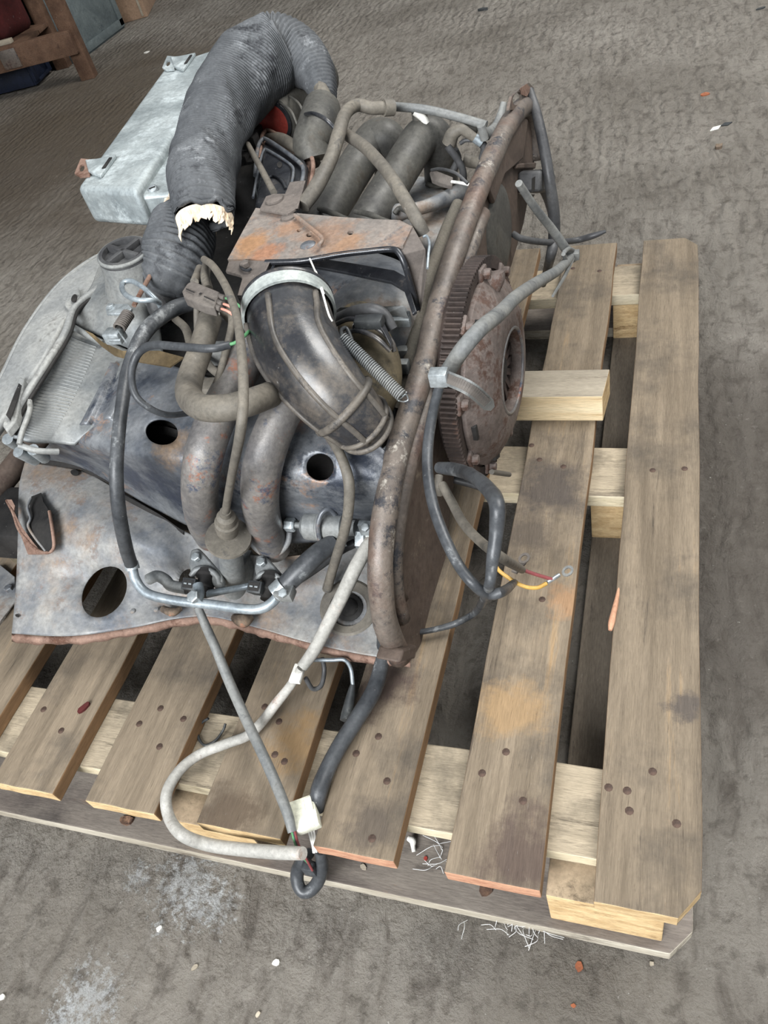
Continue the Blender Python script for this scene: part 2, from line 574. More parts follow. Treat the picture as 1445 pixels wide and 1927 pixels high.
M['timber'] = mk('new_timber_top', (142, 133, 118), (164, 154, 137), (112, 102, 90), .63, 8, bs=120, stretch=(.6, 6, 4), rs=6, **WS)
M['timber_face'] = mk('new_timber_face', (220, 196, 156), (238, 220, 184), (194, 162, 118), .63, 8, bs=120, stretch=(.5, 6, 8), rs=6, **WS)
M['nail'] = mk('rusty_nail_head', (58, 46, 40), (92, 74, 64), None, .6, 60, .7, .3, .3, 300)
M['knot'] = mk('splintered_knot', (60, 44, 38), (104, 80, 64), (150, 116, 92), .6, 80, .9, 0, .6, 300)
M['rackwood'] = mk('reddish_rack_timber', (80, 60, 48), (106, 82, 66), (60, 44, 36), .6, 8, bs=90, stretch=(2, 2, 2), **WS)
M['crate'] = mk('grey_blue_crate', (78, 86, 88), (100, 108, 108), (62, 70, 74), .6, 8, .7, 0, .15, 100)
M['blue'] = mk('dark_blue_plastic', (13, 19, 33), (22, 32, 54), None, .6, 8, .6, 0, .15, 100)
M['card'] = mk('brown_cardboard', (136, 112, 92), (156, 130, 108), None, .6, 8, .9, 0, .15, 100)
M['ink'] = mk('grey_print', (98, 82, 72), (106, 90, 80), None, .6, 8, .9, 0, 0)
M['redcloth'] = mk('dark_red_cloth', (58, 20, 20), (80, 30, 28), None, .6, 8, .9, 0, .3, 60)
M['leaf'] = mk('dry_leaf', (120, 72, 50), (160, 96, 64), None, .6, 40, .9, 0, .3, 200)
M['litter'] = mk('pale_litter', (196, 192, 184), (222, 220, 212), None, .6, 40, .9, 0, .2, 200)
M['fluff'] = mk('white_fibre', (206, 206, 204), (226, 226, 224), None, .6, 40, .9, 0, 0)


def floor_mat():
    m = bpy.data.materials.new('ridged_concrete')
    m.use_nodes = True
    nt = m.node_tree
    N, L = nt.nodes, nt.links
    b = N['Principled BSDF']
    geo = N.new('ShaderNodeTexCoord')
    P = geo.outputs['Object']

    def nz(s, det, ro=.6, vec=P, dist=0):
        n = N.new('ShaderNodeTexNoise')
        n.inputs['Scale'].default_value, n.inputs['Detail'].default_value, n.inputs['Roughness'].default_value = s, det, ro
        n.inputs['Distortion'].default_value = dist
        L.new(vec, n.inputs['Vector'])
        return n.outputs['Fac']

    def mth(op, a, c):
        x = N.new('ShaderNodeMath')
        x.operation = op
        for i, s in enumerate((a, c)):
            if isinstance(s, (int, float)):
                x.inputs[i].default_value = s
            else:
                L.new(s, x.inputs[i])
        return x.outputs[0]

    def ramp(src, a, z, ca=(0, 0, 0, 1), cz=(1, 1, 1, 1)):
        r = N.new('ShaderNodeValToRGB')
        r.color_ramp.elements[0].position, r.color_ramp.elements[1].position = a, z
        r.color_ramp.elements[0].color, r.color_ramp.elements[1].color = ca, cz
        L.new(src, r.inputs[0])
        return r.outputs[0]

    def mix(fac, a, c, kind='MIX'):
        x = N.new('ShaderNodeMix')
        x.data_type, x.blend_type = 'RGBA', kind
        for s, i in ((fac, 0), (a, 6), (c, 7)):
            if isinstance(s, (float, int, tuple)):
                x.inputs[i].default_value = s
            else:
                L.new(s, x.inputs[i])
        return x.outputs[2]

    def stretch(sx, sy, rot=0):
        mp = N.new('ShaderNodeMapping')
        mp.inputs['Scale'].default_value = (sx, sy, 1)
        mp.inputs['Rotation'].default_value = (0, 0, math.radians(rot))
        L.new(P, mp.inputs[0])
        return mp.outputs[0]
    # raked ridges run away from the camera, broken up and worn away in places
    wv = N.new('ShaderNodeTexWave')
    wv.wave_type, wv.bands_direction = 'BANDS', 'X'
    wv.inputs['Scale'].default_value, wv.inputs['Distortion'].default_value = 9.0, 6.5
    wv.inputs['Detail'].default_value, wv.inputs['Detail Scale'].default_value = 5, 2.2
    L.new(stretch(1, .8, -4), wv.inputs['Vector'])
    worn = ramp(nz(1.6, 8, .65), .36, .66)
    ridge = mth('MULTIPLY', wv.outputs['Fac'], worn)
    streak = nz(24, 8, .65, stretch(1.5, .55, 18), .6)
    lump = nz(9, 9, .62)
    grit = nz(170, 8, .75)
    h = mth('ADD', mth('MULTIPLY', ridge, .95), mth('ADD', mth('MULTIPLY', streak, 1.5), mth('ADD', mth('MULTIPLY', lump, .9), mth('ADD', mth('MULTIPLY', nz(26, 10, .68), 1.3), mth('MULTIPLY', grit, .6)))))
    bp = N.new('ShaderNodeBump')
    bp.inputs['Strength'].default_value, bp.inputs['Distance'].default_value = 1.0, .022
    L.new(h, bp.inputs['Height'])
    L.new(bp.outputs[0], b.inputs['Normal'])
    col = ramp(nz(2.2, 9, .62), .3, .7, lin((127, 120, 110)), lin((172, 165, 155)))
    pit = nz(34, 9, .7)
    col = mix(mth('MULTIPLY', ramp(pit, .36, .48, (1, 1, 1, 1), (0, 0, 0, 1)), .55), col, lin((84, 77, 69)))
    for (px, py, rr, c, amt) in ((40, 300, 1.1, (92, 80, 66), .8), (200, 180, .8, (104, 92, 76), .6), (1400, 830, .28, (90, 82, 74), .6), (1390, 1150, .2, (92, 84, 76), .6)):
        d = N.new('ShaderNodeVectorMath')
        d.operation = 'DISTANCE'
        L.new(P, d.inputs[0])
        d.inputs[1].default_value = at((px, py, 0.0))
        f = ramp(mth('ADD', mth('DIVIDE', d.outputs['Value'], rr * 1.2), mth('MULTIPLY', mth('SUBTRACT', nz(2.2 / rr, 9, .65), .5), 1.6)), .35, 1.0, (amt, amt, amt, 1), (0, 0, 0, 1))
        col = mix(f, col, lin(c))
    col = mix(ramp(streak, .28, .5, (.75, .75, .75, 1), (0, 0, 0, 1)), col, lin((92, 84, 76)))
    col = mix(mth('MULTIPLY', ramp(nz(38, 9, .7), .6, .72), .55), col, lin((176, 170, 160)))
    col = mix(ramp(nz(160, 4, .6), .69, .73), col, lin((206, 202, 194)))
    col = mix(mth('MULTIPLY', ramp(grit, .3, .42, (1, 1, 1, 1), (0, 0, 0, 1)), .5), col, lin((70, 64, 58)))
    # white powder spilled on the concrete
    for (px, py, rr) in ((352, 1662, .05), (372, 1700, .035), (262, 1648, .02), (410, 1705, .03), (165, 1882, .045), (300, 1750, .012), (115, 1915, .02)):
        p = at((px, py, 0.0))
        d = N.new('ShaderNodeVectorMath')
        d.operation = 'DISTANCE'
        L.new(P, d.inputs[0])
        d.inputs[1].default_value = p
        f = ramp(mth('ADD', mth('DIVIDE', d.outputs['Value'], rr * 1.15), mth('MULTIPLY', mth('SUBTRACT', nz(95, 9, .8), .5), 6.0)), .05, .75, (.72, .72, .72, 1), (0, 0, 0, 1))
        col = mix(f, col, lin((208, 210, 210)))
    L.new(col, b.inputs['Base Color'])
    b.inputs['Roughness'].default_value = .82
    b.inputs['Specular IOR Level'].default_value = .25
    return m


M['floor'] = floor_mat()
# ------------------------------------------------------------------ floor
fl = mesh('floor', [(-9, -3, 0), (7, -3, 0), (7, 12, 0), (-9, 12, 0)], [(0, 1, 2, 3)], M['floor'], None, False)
fl['kind'] = 'structure'
# unseen loft and wall, added to block sky light over the left end
lo = box('loft_light_blocker', (-5.4, 6.6, 2.5), 3.3, 5.2, .06, M['rackwood'], None, 0)
lo['kind'] = 'structure'
wl = box('wall_light_blocker', (-7.0, 4.5, 1.9), .1, 7.4, 1.9, M['block'], None, 0)  # also unseen, added to hold sky light back from the left
wl['kind'] = 'structure'

# ------------------------------------------------------------------ pallet
pal = empty('wooden_pallet', (-.47, .836, 0), 'weathered wooden pallet with gapped top boards under the engine', 'pallet')


def outline_box(name, poly, z0, z1, mats, parent, endaxis):
    """A board from a plan outline; sawn ends, faces and sides get their own wood."""
    P = [Vector((x, y, z1)) for x, y in poly]
    o = prism(name, P, Vector((0, 0, z0 - z1)), mats[0], parent, mats=mats)
    for p in o.data.polygons:
        nrm = p.normal
        if abs(nrm.z) > .7:
            p.material_index = 0
        elif abs(nrm[endaxis]) > .55:
            p.material_index = 1
        else:
            p.material_index = 2
        p.use_smooth = False
    bevel(o, .0016, 2)
    return o


def ragged(x0, x1, y0, y1, n=14, amp=.0014, seed=0, ch=()):
    """Plan of a board along y with slightly uneven edges; ch lists (corner, size) chamfers."""
    rnd = random.Random(seed)
    a = []
    for i in range(n + 1):
        a.append((x0 + rnd.uniform(-amp, amp), y0 + (y1 - y0) * i / n))
    b_ = []
    for i in range(n + 1):
        b_.append((x1 + rnd.uniform(-amp, amp), y1 + (y0 - y1) * i / n))
    if 'fr' in ch:
        b_[-1] = (x1, y0 + .028)
        b_.append((x1 - .022, y0))
    if 'br' in ch:
        b_[0] = (x1 - .022, y1)
        b_.insert(1, (x1, y1 - .028))
    if 'bl' in ch:
        a[-1] = (x0 + .004, y1 - .004)
    front = [(x1 + (x0 - x1) * (i / 5), y0 + rnd.uniform(-.0005, .0005)) for i in range(1, 5)]
    return a + b_ + front


T0, T1 = .122, .144
boards = [(-.040, .056, ('fr', 'br')), (-.184, -.089, ()), (-.331, -.237, ()), (-.473, -.369, ()), (-.627, -.529, ()),
          (-.772, -.675, ()), (-.915, -.817, ()), (-1.06, -.962, ())]
spots = {0: [(1180, 1488), (1184, 1526), (1228, 1452), (1273, 1550), (1145, 1482), (1228, 885), (1288, 882)],
         1: [(907, 1455), (952, 1415), (984, 1507), (1000, 838), (1060, 878), (1015, 865), (1020, 1128), (1078, 505), (1128, 510)],
         2: [(670, 1418), (728, 1470), (712, 1386), (700, 1578)],
         3: [(525, 1358), (517, 1420), (535, 1433), (498, 1330)],
         4: [(302, 1333), (300, 1405), (262, 1362), (345, 1353)],
         5: [(82, 1335), (115, 1375)]}
for i, (x0, x1, ch) in enumerate(boards):
    e = M['end_rosy'] if i in (1, 2) else M['end']
    o = outline_box('top_board', ragged(x0, x1, .236, 1.436, seed=i, ch=ch), T0, T1, [M['board'], e, M['side']], pal, 1)
    for (px, py) in spots.get(i, ()):
        p = at((px, py, T1))
        lathe('nail', p + Vector((0, 0, -.001)), (0, 0, 1), [(0, .0046), (.0012, .0044), (.0018, .0024)], M['nail'], o, seg=9)
for (y0, y1) in ((.283, .379), (.783, .884), (1.288, 1.388)):
    pl_ = [(-1.065 + 1.12 * i / 10, y0 + random.uniform(-.001, .001)) for i in range(11)]
    pl_ += [(.055 - 1.12 * i / 10, y1 + random.uniform(-.001, .001)) for i in range(11)]
    o = outline_box('stringer_board', pl_, .100, T0, [M['board_x'], M['end'], M['edge']], pal, 0)
for (y0, y1) in ((.246, .379), (.79, .885), (1.295, 1.43)):
    for (x0, x1) in ((-.088, .026), (-.545, -.425), (-1.055, -.935)):
        o = outline_box('spacer_block', [(x0, y0), (x0, y1), (x1, y1), (x1, y0)], .022, .100, [M['block'], M['end'], M['block']], pal, 1)
o = outline_box('base_board', [(-1.06, .236), (-1.06, .352), (.056, .352), (.056, .262), (.034, .236)], 0, .022, [M['deck'], M['edge_grey'], M['edge_grey']], pal, 1)
o = outline_box('base_board', [(-1.06, 1.33), (-1.06, 1.436), (.056, 1.436), (.056, 1.33)], 0, .022, [M['deck'], M['edge_grey'], M['edge_grey']], pal, 1)
for (x0, x1) in ((-.088, .02), (-.535, -.435), (-1.05, -.94)):
    o = outline_box('base_board', [(x0, .3525), (x0, 1.3295), (x1, 1.3295), (x1, .3525)], 0, .022, [M['deck_y'], M['end'], M['deck_y']], pal, 1)

# short timber the clutch end of the engine rests on
tm = outline_box('timber_offcut', [(-.288, .918), (-.288, .982), (-.072, .982), (-.078, .918)], T1, T1 + .048, [M['timber'], M['timber_face'], M['end']], None, 1)
tag(tm, 'pale short timber offcut lying across the pallet boards under the clutch', 'timber')

# ------------------------------------------------------------------ engine
eng = empty('engine', (-.52, .80, T1), 'dusty air-cooled engine with rusted tin covers and trailing hoses lying on the pallet', 'engine')
# hidden mass: crankcase, sump, finned cylinders and heat exchangers, standing on the boards
v, f = [], []
cc = box('crankcase', (-.51, .82, .265), .215, .115, .121, M['dark'], eng, .02, 3)
for (y0, s) in ((.68, 1), (.98, -1)):
    for x0 in (-.60, -.42):
        cyl = lathe('finned_cylinder', (x0, y0 + s * .10, .335), (0, -s, 0), [(q * .006, .052 if (q % 2) else .06) for q in range(28)], M['dark'], eng, seg=24)
hx1 = box('cylinder_head', (-.50, .665, .27), .19, .035, .08, M['dark'], eng, .012, 2)
hx2 = box('cylinder_head', (-.50, 1.06, .27), .19, .04, .08, M['dark'], eng, .012, 2)
box('dark_gap_fill', (-.67, 1.02, .30), .17, .16, .10, M['dark'], eng, .03, 3)  # dark masses added where gaps between the parts fall into shade
box('dark_gap_fill', (-.40, .93, .29), .12, .09, .10, M['dark'], eng, .02, 3)
box('dark_gap_block', at((476, 345, .43)), .075, .085, .055, M['dark'], eng, .02, 3)  # dark block added to read as deep shade under the pressed box
for y0 in (.68, 1.03):
    ex = tube('heat_exchanger', [Vector((-.74, y0, .19)), Vector((-.6, y0, .19)), Vector((-.42, y0, .19)), Vector((-.31, y0, .19))], 1, M['dark'], eng, 20, 4, r_m=.045)

# --- apron tin along the near side
ap = surf('side_apron_tin', [
    [(47, 868, .292), (150, 884, .286), (212, 915, .28), (300, 968, .268), (352, 1002, .258), (450, 1042, .25), (560, 1046, .25), (640, 1020, .25), (718, 1015, .25)],
    [(36, 915, .288), (140, 930, .288), (225, 960, .28), (300, 1010, .262), (356, 1040, .244), (450, 1062, .232), (560, 1070, .232), (640, 1055, .232), (718, 1050, .234)],
    [(34, 985, .272), (130, 990, .278), (235, 1010, .276), (305, 1052, .25), (360, 1075, .23), (450, 1090, .22), (560, 1098, .22), (640, 1092, .22), (716, 1090, .222)],
    [(32, 1055, .246), (135, 1062, .252), (240, 1060, .25), (312, 1090, .226), (368, 1108, .214), (452, 1122, .208), (560, 1136, .206), (640, 1136, .206), (714, 1136, .206)],
    [(28, 1125, .222), (130, 1128, .226), (245, 1128, .22), (318, 1132, .208), (380, 1138, .204), (465, 1154, .201), (575, 1178, .199), (650, 1192, .198), (712, 1195, .197)],
    [(22, 1192, .202), (130, 1197, .203), (250, 1181, .202), (325, 1165, .201), (395, 1160, .2), (480, 1180, .197), (600, 1214, .194), (700, 1234, .192), (772, 1240, .19)]],
    M['tin2'], eng, .0022, 12, [(196, 1114, 52, 38, -56), (655, 1140, 24, 27, 0), (352, 1092, 15, 22, 20)], dent=.002, seed=3.1,
    bump=lambda x, y: .012 * math.exp(-(((x - 300) / 60) ** 2 + ((y - 1010) / 45) ** 2)) - .012 * math.exp(-(((x - 150) / 55) ** 2 + ((y - 1085) / 35) ** 2)))
lipP = [(22, 1198, .198), (75, 1204, .197), (130, 1204, .197), (190, 1198, .197), (250, 1188, .196), (325, 1172, .195), (395, 1167, .194), (440, 1174, .193), (480, 1187, .191), (520, 1196, .19), (600, 1221, .188), (700, 1241, .186), (772, 1247, .184)]
C = cat([Vector(p) for p in lipP], 5)
vv, ff = [], []
for i, p in enumerate(C):
    j = 1.5 * math.sin(i * 1.7) + 1.2 * math.sin(i * .61)
    for dx, dy, dz in ((0, -7, .003), (0, 3 + j * .4, -.001), (0, 9 + j, -.008), (0, 7 + j, -.009), (0, 0, -.006), (0, -7, .0005)):
        vv.append(at((p.x + dx, p.y + dy, p.z + dz)))
for i in range(len(C) - 1):
    for k in range(6):
        ff.append((i * 6 + k, i * 6 + (k + 1) % 6, (i + 1) * 6 + (k + 1) % 6, (i + 1) * 6 + k))
ff += [tuple(range(6)), tuple((len(C) - 1) * 6 + k for k in reversed(range(6)))]
lp = mesh('folded_lip', vv, ff, M['lip'], ap)
lp['label'] = 'rust red folded edge of the apron'
# torn bracket mouth at the left of the apron
plate('torn_mouth', [(60, 935, .292), (78, 928, .292), (82, 945, .292), (93, 962, .292), (99, 1000, .284), (101, 1025, .276), (92, 1039, .272), (80, 1032, .274), (60, 1008, .281), (52, 985, .286), (55, 960, .29)], .001, M['dark'], ap, dirv=(0, 0, 1))
tube('curled_edge', [(13, 942, .292), (25, 965, .288), (35, 995, .279), (52, 1018, .274), (72, 1036, .271), (90, 1040, .27), (101, 1030, .274), (99, 1000, .286), (93, 962, .294)], 3.2, M['lip'], ap, 8, 6)
tube('curled_edge', [(58, 938, .299), (52, 955, .297), (57, 975, .292), (53, 990, .288), (66, 1012, .28), (86, 1037, .272)], 2.6, M['tin2'], ap, 8, 6)
plate('bent_tab', [(13, 940, .295), (22, 940, .297), (28, 952, .296), (26, 962, .293), (40, 990, .286), (62, 1020, .277), (80, 1042, .268), (52, 1042, .262), (40, 1010, .272), (30, 980, .283)], .002, M['lip'], ap)
for (px, py, r, z) in ((141, 890, 8, .2875), (322, 998, 5, .2665), (33, 1159, 4, .2125)):
    plate('screw_hole', ell(px, py, r, r * .68, 15, z + .0016, 14), .001, M['dark'], ap, dirv=(0, 0, 1))
for (px, py) in ((250, 1150), (294, 1147)):
    lathe('rivet', at((px, py, .212)), (0, -.1, 1), [(0, .0038), (.0012, .0034), (.002, .001)], M['tin2'], ap, 12)
# base of the left end: sheet and pipe seen below the apron
plate('lower_guard_sheet', [(-60, 1085, .152), (0, 1062, .152), (28, 1085, .152), (30, 1130, .152), (0, 1168, .152), (-60, 1190, .152)], .003, M['tin2'], eng, bev=.001)
hexbolt('guard_bolt', at((18, 1109, .152)), (0, 0, 1), .007, .006, M['tin'], eng)
tube('exhaust_pipe', [(-70, 985, .26), (-20, 935, .265), (22, 885, .27), (62, 835, .275), (110, 790, .28)], 22, M['bulk'], eng, 18, 6)
tube('exhaust_pipe', [(-60, 985, .2), (-10, 1000, .2), (25, 1022, .195), (60, 1048, .19), (110, 1075, .18)], 26, M['khaki'], eng, 16, 6)
box('dark_backing_duct', at((60, 985, .235)), .09, .05, .03, M['dark'], eng, .01)

# --- cylinder cover (near bank)
cov = surf('cylinder_cover', [
    [(190, 632, .418), (262, 668, .424), (330, 690, .43), (450, 730, .43), (560, 770, .43), (650, 800, .425), (700, 828, .415), (742, 862, .40)],
    [(158, 700, .414), (235, 735, .422), (315, 762, .428), (440, 795, .43), (550, 815, .43), (640, 842, .424), (700, 868, .41), (740, 890, .395)],
    [(122, 778, .406), (205, 800, .414), (300, 822, .42), (425, 846, .424), (545, 862, .42), (640, 884, .41), (700, 905, .395), (736, 918, .38)],
    [(102, 822, .398), (198, 846, .40), (298, 868, .404), (412, 890, .40), (540, 908, .398), (640, 926, .385), (700, 940, .365), (732, 950, .35)],
    [(84, 846, .35), (176, 866, .348), (292, 912, .345), (404, 944, .345), (540, 955, .345), (640, 968, .335), (700, 980, .315), (728, 985, .31)],
    [(66, 862, .30), (158, 884, .289), (288, 956, .276), (396, 1005, .268), (540, 1022, .265), (640, 1018, .265), (700, 1020, .258), (722, 1022, .255)]],
    M['tin'], eng, .002, 14, [(304, 813, 31, 24, 10), (602, 879, 26, 26, 0)], dent=.0012, seed=8.3,
    bump=lambda x, y: sum(.011 * math.exp(-(d(x, y) / 12) ** 2) * (1 if a < y < b else 0) for d, a, b in (
        (lambda x, y: (x - 186) * .9 + (y - 740) * .43, 680, 800), (lambda x, y: (x - 226) * .9 + (y - 740) * .43, 690, 790)))
    - .018 * math.exp(-((x - 418) / 45) ** 2) * max(0, min(1, (y - 770) / 60)) * (1 if y < 960 else 0))
box('cylinder_barrel', at((602, 890, .36)), .03, .03, .02, M['dark'], cov, .004)
# seam flange between the cover and the apron
plate('seam_strip', [(60, 862, .303), (150, 876, .295), (214, 905, .288), (232, 930, .284), (300, 968, .276), (345, 1000, .268), (345, 1005, .266), (300, 974, .274), (230, 937, .282), (212, 912, .286), (150, 882, .293), (58, 868, .301)], .002, M['dark'], cov)

# --- cast fan housing at the far left end
fan = surf('fan_housing', [
    [(-40, 770, .445), (0, 712, .452), (45, 622, .462), (100, 545, .468), (150, 500, .466), (205, 468, .455), (262, 449, .44)],
    [(-30, 795, .44), (15, 735, .452), (62, 650, .462), (112, 572, .468), (160, 522, .467), (214, 486, .457), (268, 458, .442)],
    [(-22, 822, .438), (28, 752, .452), (80, 672, .462), (126, 594, .468), (174, 542, .467), (226, 502, .457), (274, 468, .442)]],
    M['castlite'], eng, .012, 8)
tube('housing_rim', [(-36, 772, .442), (0, 716, .449), (45, 626, .459), (100, 549, .465), (150, 504, .463), (205, 472, .452), (262, 452, .437)], 5, M['castlite'], fan, 10, 6)
oc = [at(p) for p in ((-40, 772, .445), (0, 712, .452), (45, 622, .462), (100, 545, .468), (150, 500, .466), (205, 468, .455), (262, 449, .44))]
oc = cat(oc, 4)
prism('outer_face', oc + [Vector((oc[-1].x, oc[-1].y + .02, .26)), Vector((oc[12].x, oc[12].y + .06, .165)), Vector((oc[6].x, oc[6].y + .03, .2))], Vector((.006, 0, 0)), M['castlite'], fan)
tube('housing_gap', [(28, 818, .437), (42, 776, .449), (92, 695, .458), (130, 632, .464), (147, 584, .467), (188, 551, .465), (238, 512, .455)], 4, M['dark'], fan, 8, 6)
tube('housing_seam', [(20, 812, .44), (34, 770, .452), (84, 690, .462), (122, 628, .468), (140, 580, .47), (182, 545, .468), (232, 506, .458)], 7, M['castlite'], fan, 10, 6)
# mounting lugs on the rim
for P_, h in (([(120, 572, .475), (128, 548, .475), (148, 542, .474), (150, 556, .474), (130, 584, .474)], (137, 562)), ([(4, 800, .455), (18, 760, .46), (36, 708, .464), (46, 712, .464), (40, 745, .46), (30, 790, .455), (12, 812, .45)], None)):
    q = plate('mounting_lug', P_, .012, M['castlite'], fan, bev=.002)
    if h:
        plate('lug_hole', ell(h[0] + 3, h[1], 5, 8, 25, .4765, 12), .001, M['dark'], fan, dirv=(0, 0, 1))
plate('lug_hollow', [(12, 782, .4605), (24, 752, .4635), (36, 722, .4665), (41, 726, .466), (34, 752, .463), (20, 792, .459)], .001, M['dark'], fan, dirv=(0, 0, 1))
# ribbed cooling duct
RB_ = [[(128, 604, .446), (160, 622, .443), (205, 640, .434), (252, 664, .424)],
       [(92, 680, .444), (130, 692, .439), (178, 706, .43), (222, 726, .42)],
       [(52, 762, .44), (92, 770, .433), (140, 780, .422), (182, 796, .412)],
       [(24, 822, .432), (62, 832, .422), (104, 834, .408), (140, 838, .40)]]
rb = surf('ribbed_duct', RB_, M['cast'], eng, .004, 8)
for i in range(34):
    t = .10 + .84 * i / 33
    tube('cooling_rib', [tuple(skin_pt(RB_, u_, t) - Vector((0, 0, .0002))) for u_ in (.10, .25, .4, .56)], 1.5, M['cast'], rb, 6, 3)
tube('duct_edge', [(128, 600, .458), (90, 678, .455), (58, 740, .452), (56, 772, .45), (42, 812, .444), (36, 836, .438)], 5, M['castlite'], rb, 8, 6)
tube('duct_edge', [(36, 838, .43), (70, 848, .42), (110, 850, .405)], 6, M['castlite'], rb, 8, 6)
tube('duct_edge', [(118, 606, .458), (142, 618, .455), (170, 634, .447), (192, 646, .44)], 6, M['cast'], rb, 8, 6)
for k, (a, b_) in enumerate((((14, 826), (40, 842)), ((34, 850), (66, 866)), ((62, 846), (84, 862)))):
    tube('fin_stub', [(a[0], a[1], .40), ((a[0] + b_[0]) / 2, (a[1] + b_[1]) / 2, .385), (b_[0], b_[1], .365)], 11, M['zinc'], rb, 12, 3)
# shoulder with the oil filler
sh = surf('housing_shoulder', [
    [(186, 500, .47), (205, 470, .47), (238, 466, .47), (272, 480, .468), (290, 505, .46)],
    [(170, 540, .468), (195, 520, .475), (235, 515, .478), (275, 525, .472), (300, 545, .45)],
    [(140, 580, .466), (175, 572, .466), (225, 572, .47), (270, 580, .46), (300, 600, .43)],
    [(130, 608, .45), (165, 622, .445), (205, 640, .436), (252, 660, .425), (310, 685, .40)]], M['cast'], eng, .004, 9)
fc = at((236, 482, .515))
fax = (Vector((.10, -.06, 1))).normalized()
lathe('filler_neck', fc - fax * .055, fax, [(0, .052), (.012, .047), (.03, .040), (.05, .037), (.056, .036)], M['cast'], sh, 36)
cap = lathe('filler_cap', fc - fax * .004, fax, [(0, .034), (.002, .036), (.01, .036), (.013, .034), (.013, .029), (.006, .028), (.005, .002)], M['hose_dark'], eng, 36)
u1 = fax.orthogonal().normalized()
u2 = fax.cross(u1)
for q in (.45, .45 + math.pi / 2):
    d = u1 * math.cos(q) + u2 * math.sin(q)
    box('cap_grip', fc + fax * .0045, d * .029, fax.cross(d) * .0035, fax * .006, M['hose_dark'], cap, .001)
tube('cap_ring', [fc + fax * .006 + (u1 * math.cos(t) + u2 * math.sin(t)) * .034 for t in [i * math.pi / 12 for i in range(25)]], 1, M['cast'], cap, 8, 2, r_m=.003)
# throttle cable, spring, clip and brass flap
tube('throttle_rod', [(282, 520, .50), (268, 545, .50), (252, 575, .497)], 4.5, M['lip'], eng, 10, 4)


def coil(name, a, b, rpx, turns, wire, mat, parent, gap=None):
    A, B = at(a), at(b)
    n = turns * 12
    ax = (B - A).normalized()
    u = ax.orthogonal().normalized()
    w_ = ax.cross(u)
    r = rpx * depth(A) / FPX
    pts = [A.lerp(B, i / n) + (u * math.cos(2 * math.pi * i / 12) + w_ * math.sin(2 * math.pi * i / 12)) * r for i in range(n + 1)]
    v, f = sweep(pts, wire, 6, True)
    return mesh(name, v, f, mat, parent)


coil('return_spring', (242, 590, .492), (224, 618, .488), 10, 9, .0016, M['conn'], eng)
tube('throttle_rod', [(242, 590, .492), (224, 618, .488)], 5, M['dark'], eng, 8, 3)
plate('cable_clip', [(198, 578, .487), (205, 571, .489), (240, 571, .491), (248, 580, .49), (240, 590, .489), (212, 590, .487), (200, 590, .486)], .004, M['zinc'], eng, bev=.001)
hexbolt('clip_screw', at((209, 578, .488)), (0, 0, 1), .005, .004, M['zinc'], eng)
box('cable_clevis', at((216, 632, .48)), .012, .009, .008, M['zinc'], eng, .002)
tube('clevis_pin', [(206, 640, .486), (228, 640, .486)], 3, M['zinc'], eng, 8, 2)
tube('split_pin', [(222, 622, .488), (238, 645, .487)], 1.6, M['zinc'], eng, 6, 2)
flap = plate('brass_flap', [(160, 621, .468), (175, 628, .466), (195, 645, .464), (230, 660, .462), (300, 660, .458), (345, 672, .452), (320, 690, .449), (260, 680, .452), (215, 668, .455), (190, 650, .458)], .002, M['brass'], eng)
tube('wire_loop', [(300, 570, .505), (288, 565, .52), (262, 565, .525), (240, 557, .525), (230, 545, .525), (232, 532, .525), (248, 529, .525), (268, 540, .522), (285, 555, .515), (298, 570, .505), (304, 585, .49)], 5, M['fuel'], eng, 8, 6)
lathe('loop_base', at((304, 592, .46)), (0, -.1, 1), [(0, .014), (.015, .013), (.025, .009), (.03, .004)], M['hose_dark'], eng, 16)

# --- rear bulkhead
def bk(px, py, k=0.0):
    return at((px, py, 'k', k))


bn = Vector((1, -BB, 0)).normalized()
top = [(752, 1236), (726, 1175), (716, 1100), (717, 1030), (724, 970), (736, 905), (752, 835), (778, 752), (802, 672), (822, 590), (845, 510), (872, 432), (903, 350), (940, 266), (965, 222), (985, 202), (998, 215), (1004, 250), (1006, 300)]
rim_c = cat([bk(*p) for p in top], 5)
low = [(1002, 330), (985, 420), (962, 500), (930, 560), (890, 640), (862, 760), (856, 880), (838, 1050), (810, 1140), (792, 1212), (772, 1245)]
bh = prism('rear_bulkhead', rim_c + [bk(*p) for p in low], bn * -.004, M['bulk'], eng)
# rolled rim: thick and round, with a groove beside it
v, f = sweep(rim_c, [.0138 + .001 * noise.noise(c * 20) for c in rim_c], 16, True)
ro = mesh('rolled_rim', v, f, M['rim'], bh)
ro['label'] = 'thick rolled rim flaked with rust'
cen = bk(905, 640)


def inset(P, d, k):
    out = []
    F = []
    for i, p in enumerate(P):
        t = (P[min(len(P) - 1, i + 1)] - P[max(0, i - 1)]).normalized()
        s = bn.cross(t).normalized()
        if s.dot(cen - p) < 0:
            s = -s
        out.append(p + s * d + bn * k)
    return out


r2 = inset(rim_c[3:60], .0275, .004)
v, f = sweep(r2, [.0105] * len(r2), 10, True)
mesh('inner_bead', v, f, M['rim'], bh)
r3 = inset(rim_c[4:52], .048, .002)
v, f = sweep(r3, [.006] * len(r3), 8, True)
mesh('inner_bead', v, f, M['bulk'], bh)
foot = prism('bulkhead_foot', [bk(760, 1222, .02), bk(786, 1214, .02), bk(782, 1240, .02), bk(752, 1248, .02)], bn * -.03, M['bulk'], bh, bev=.003)
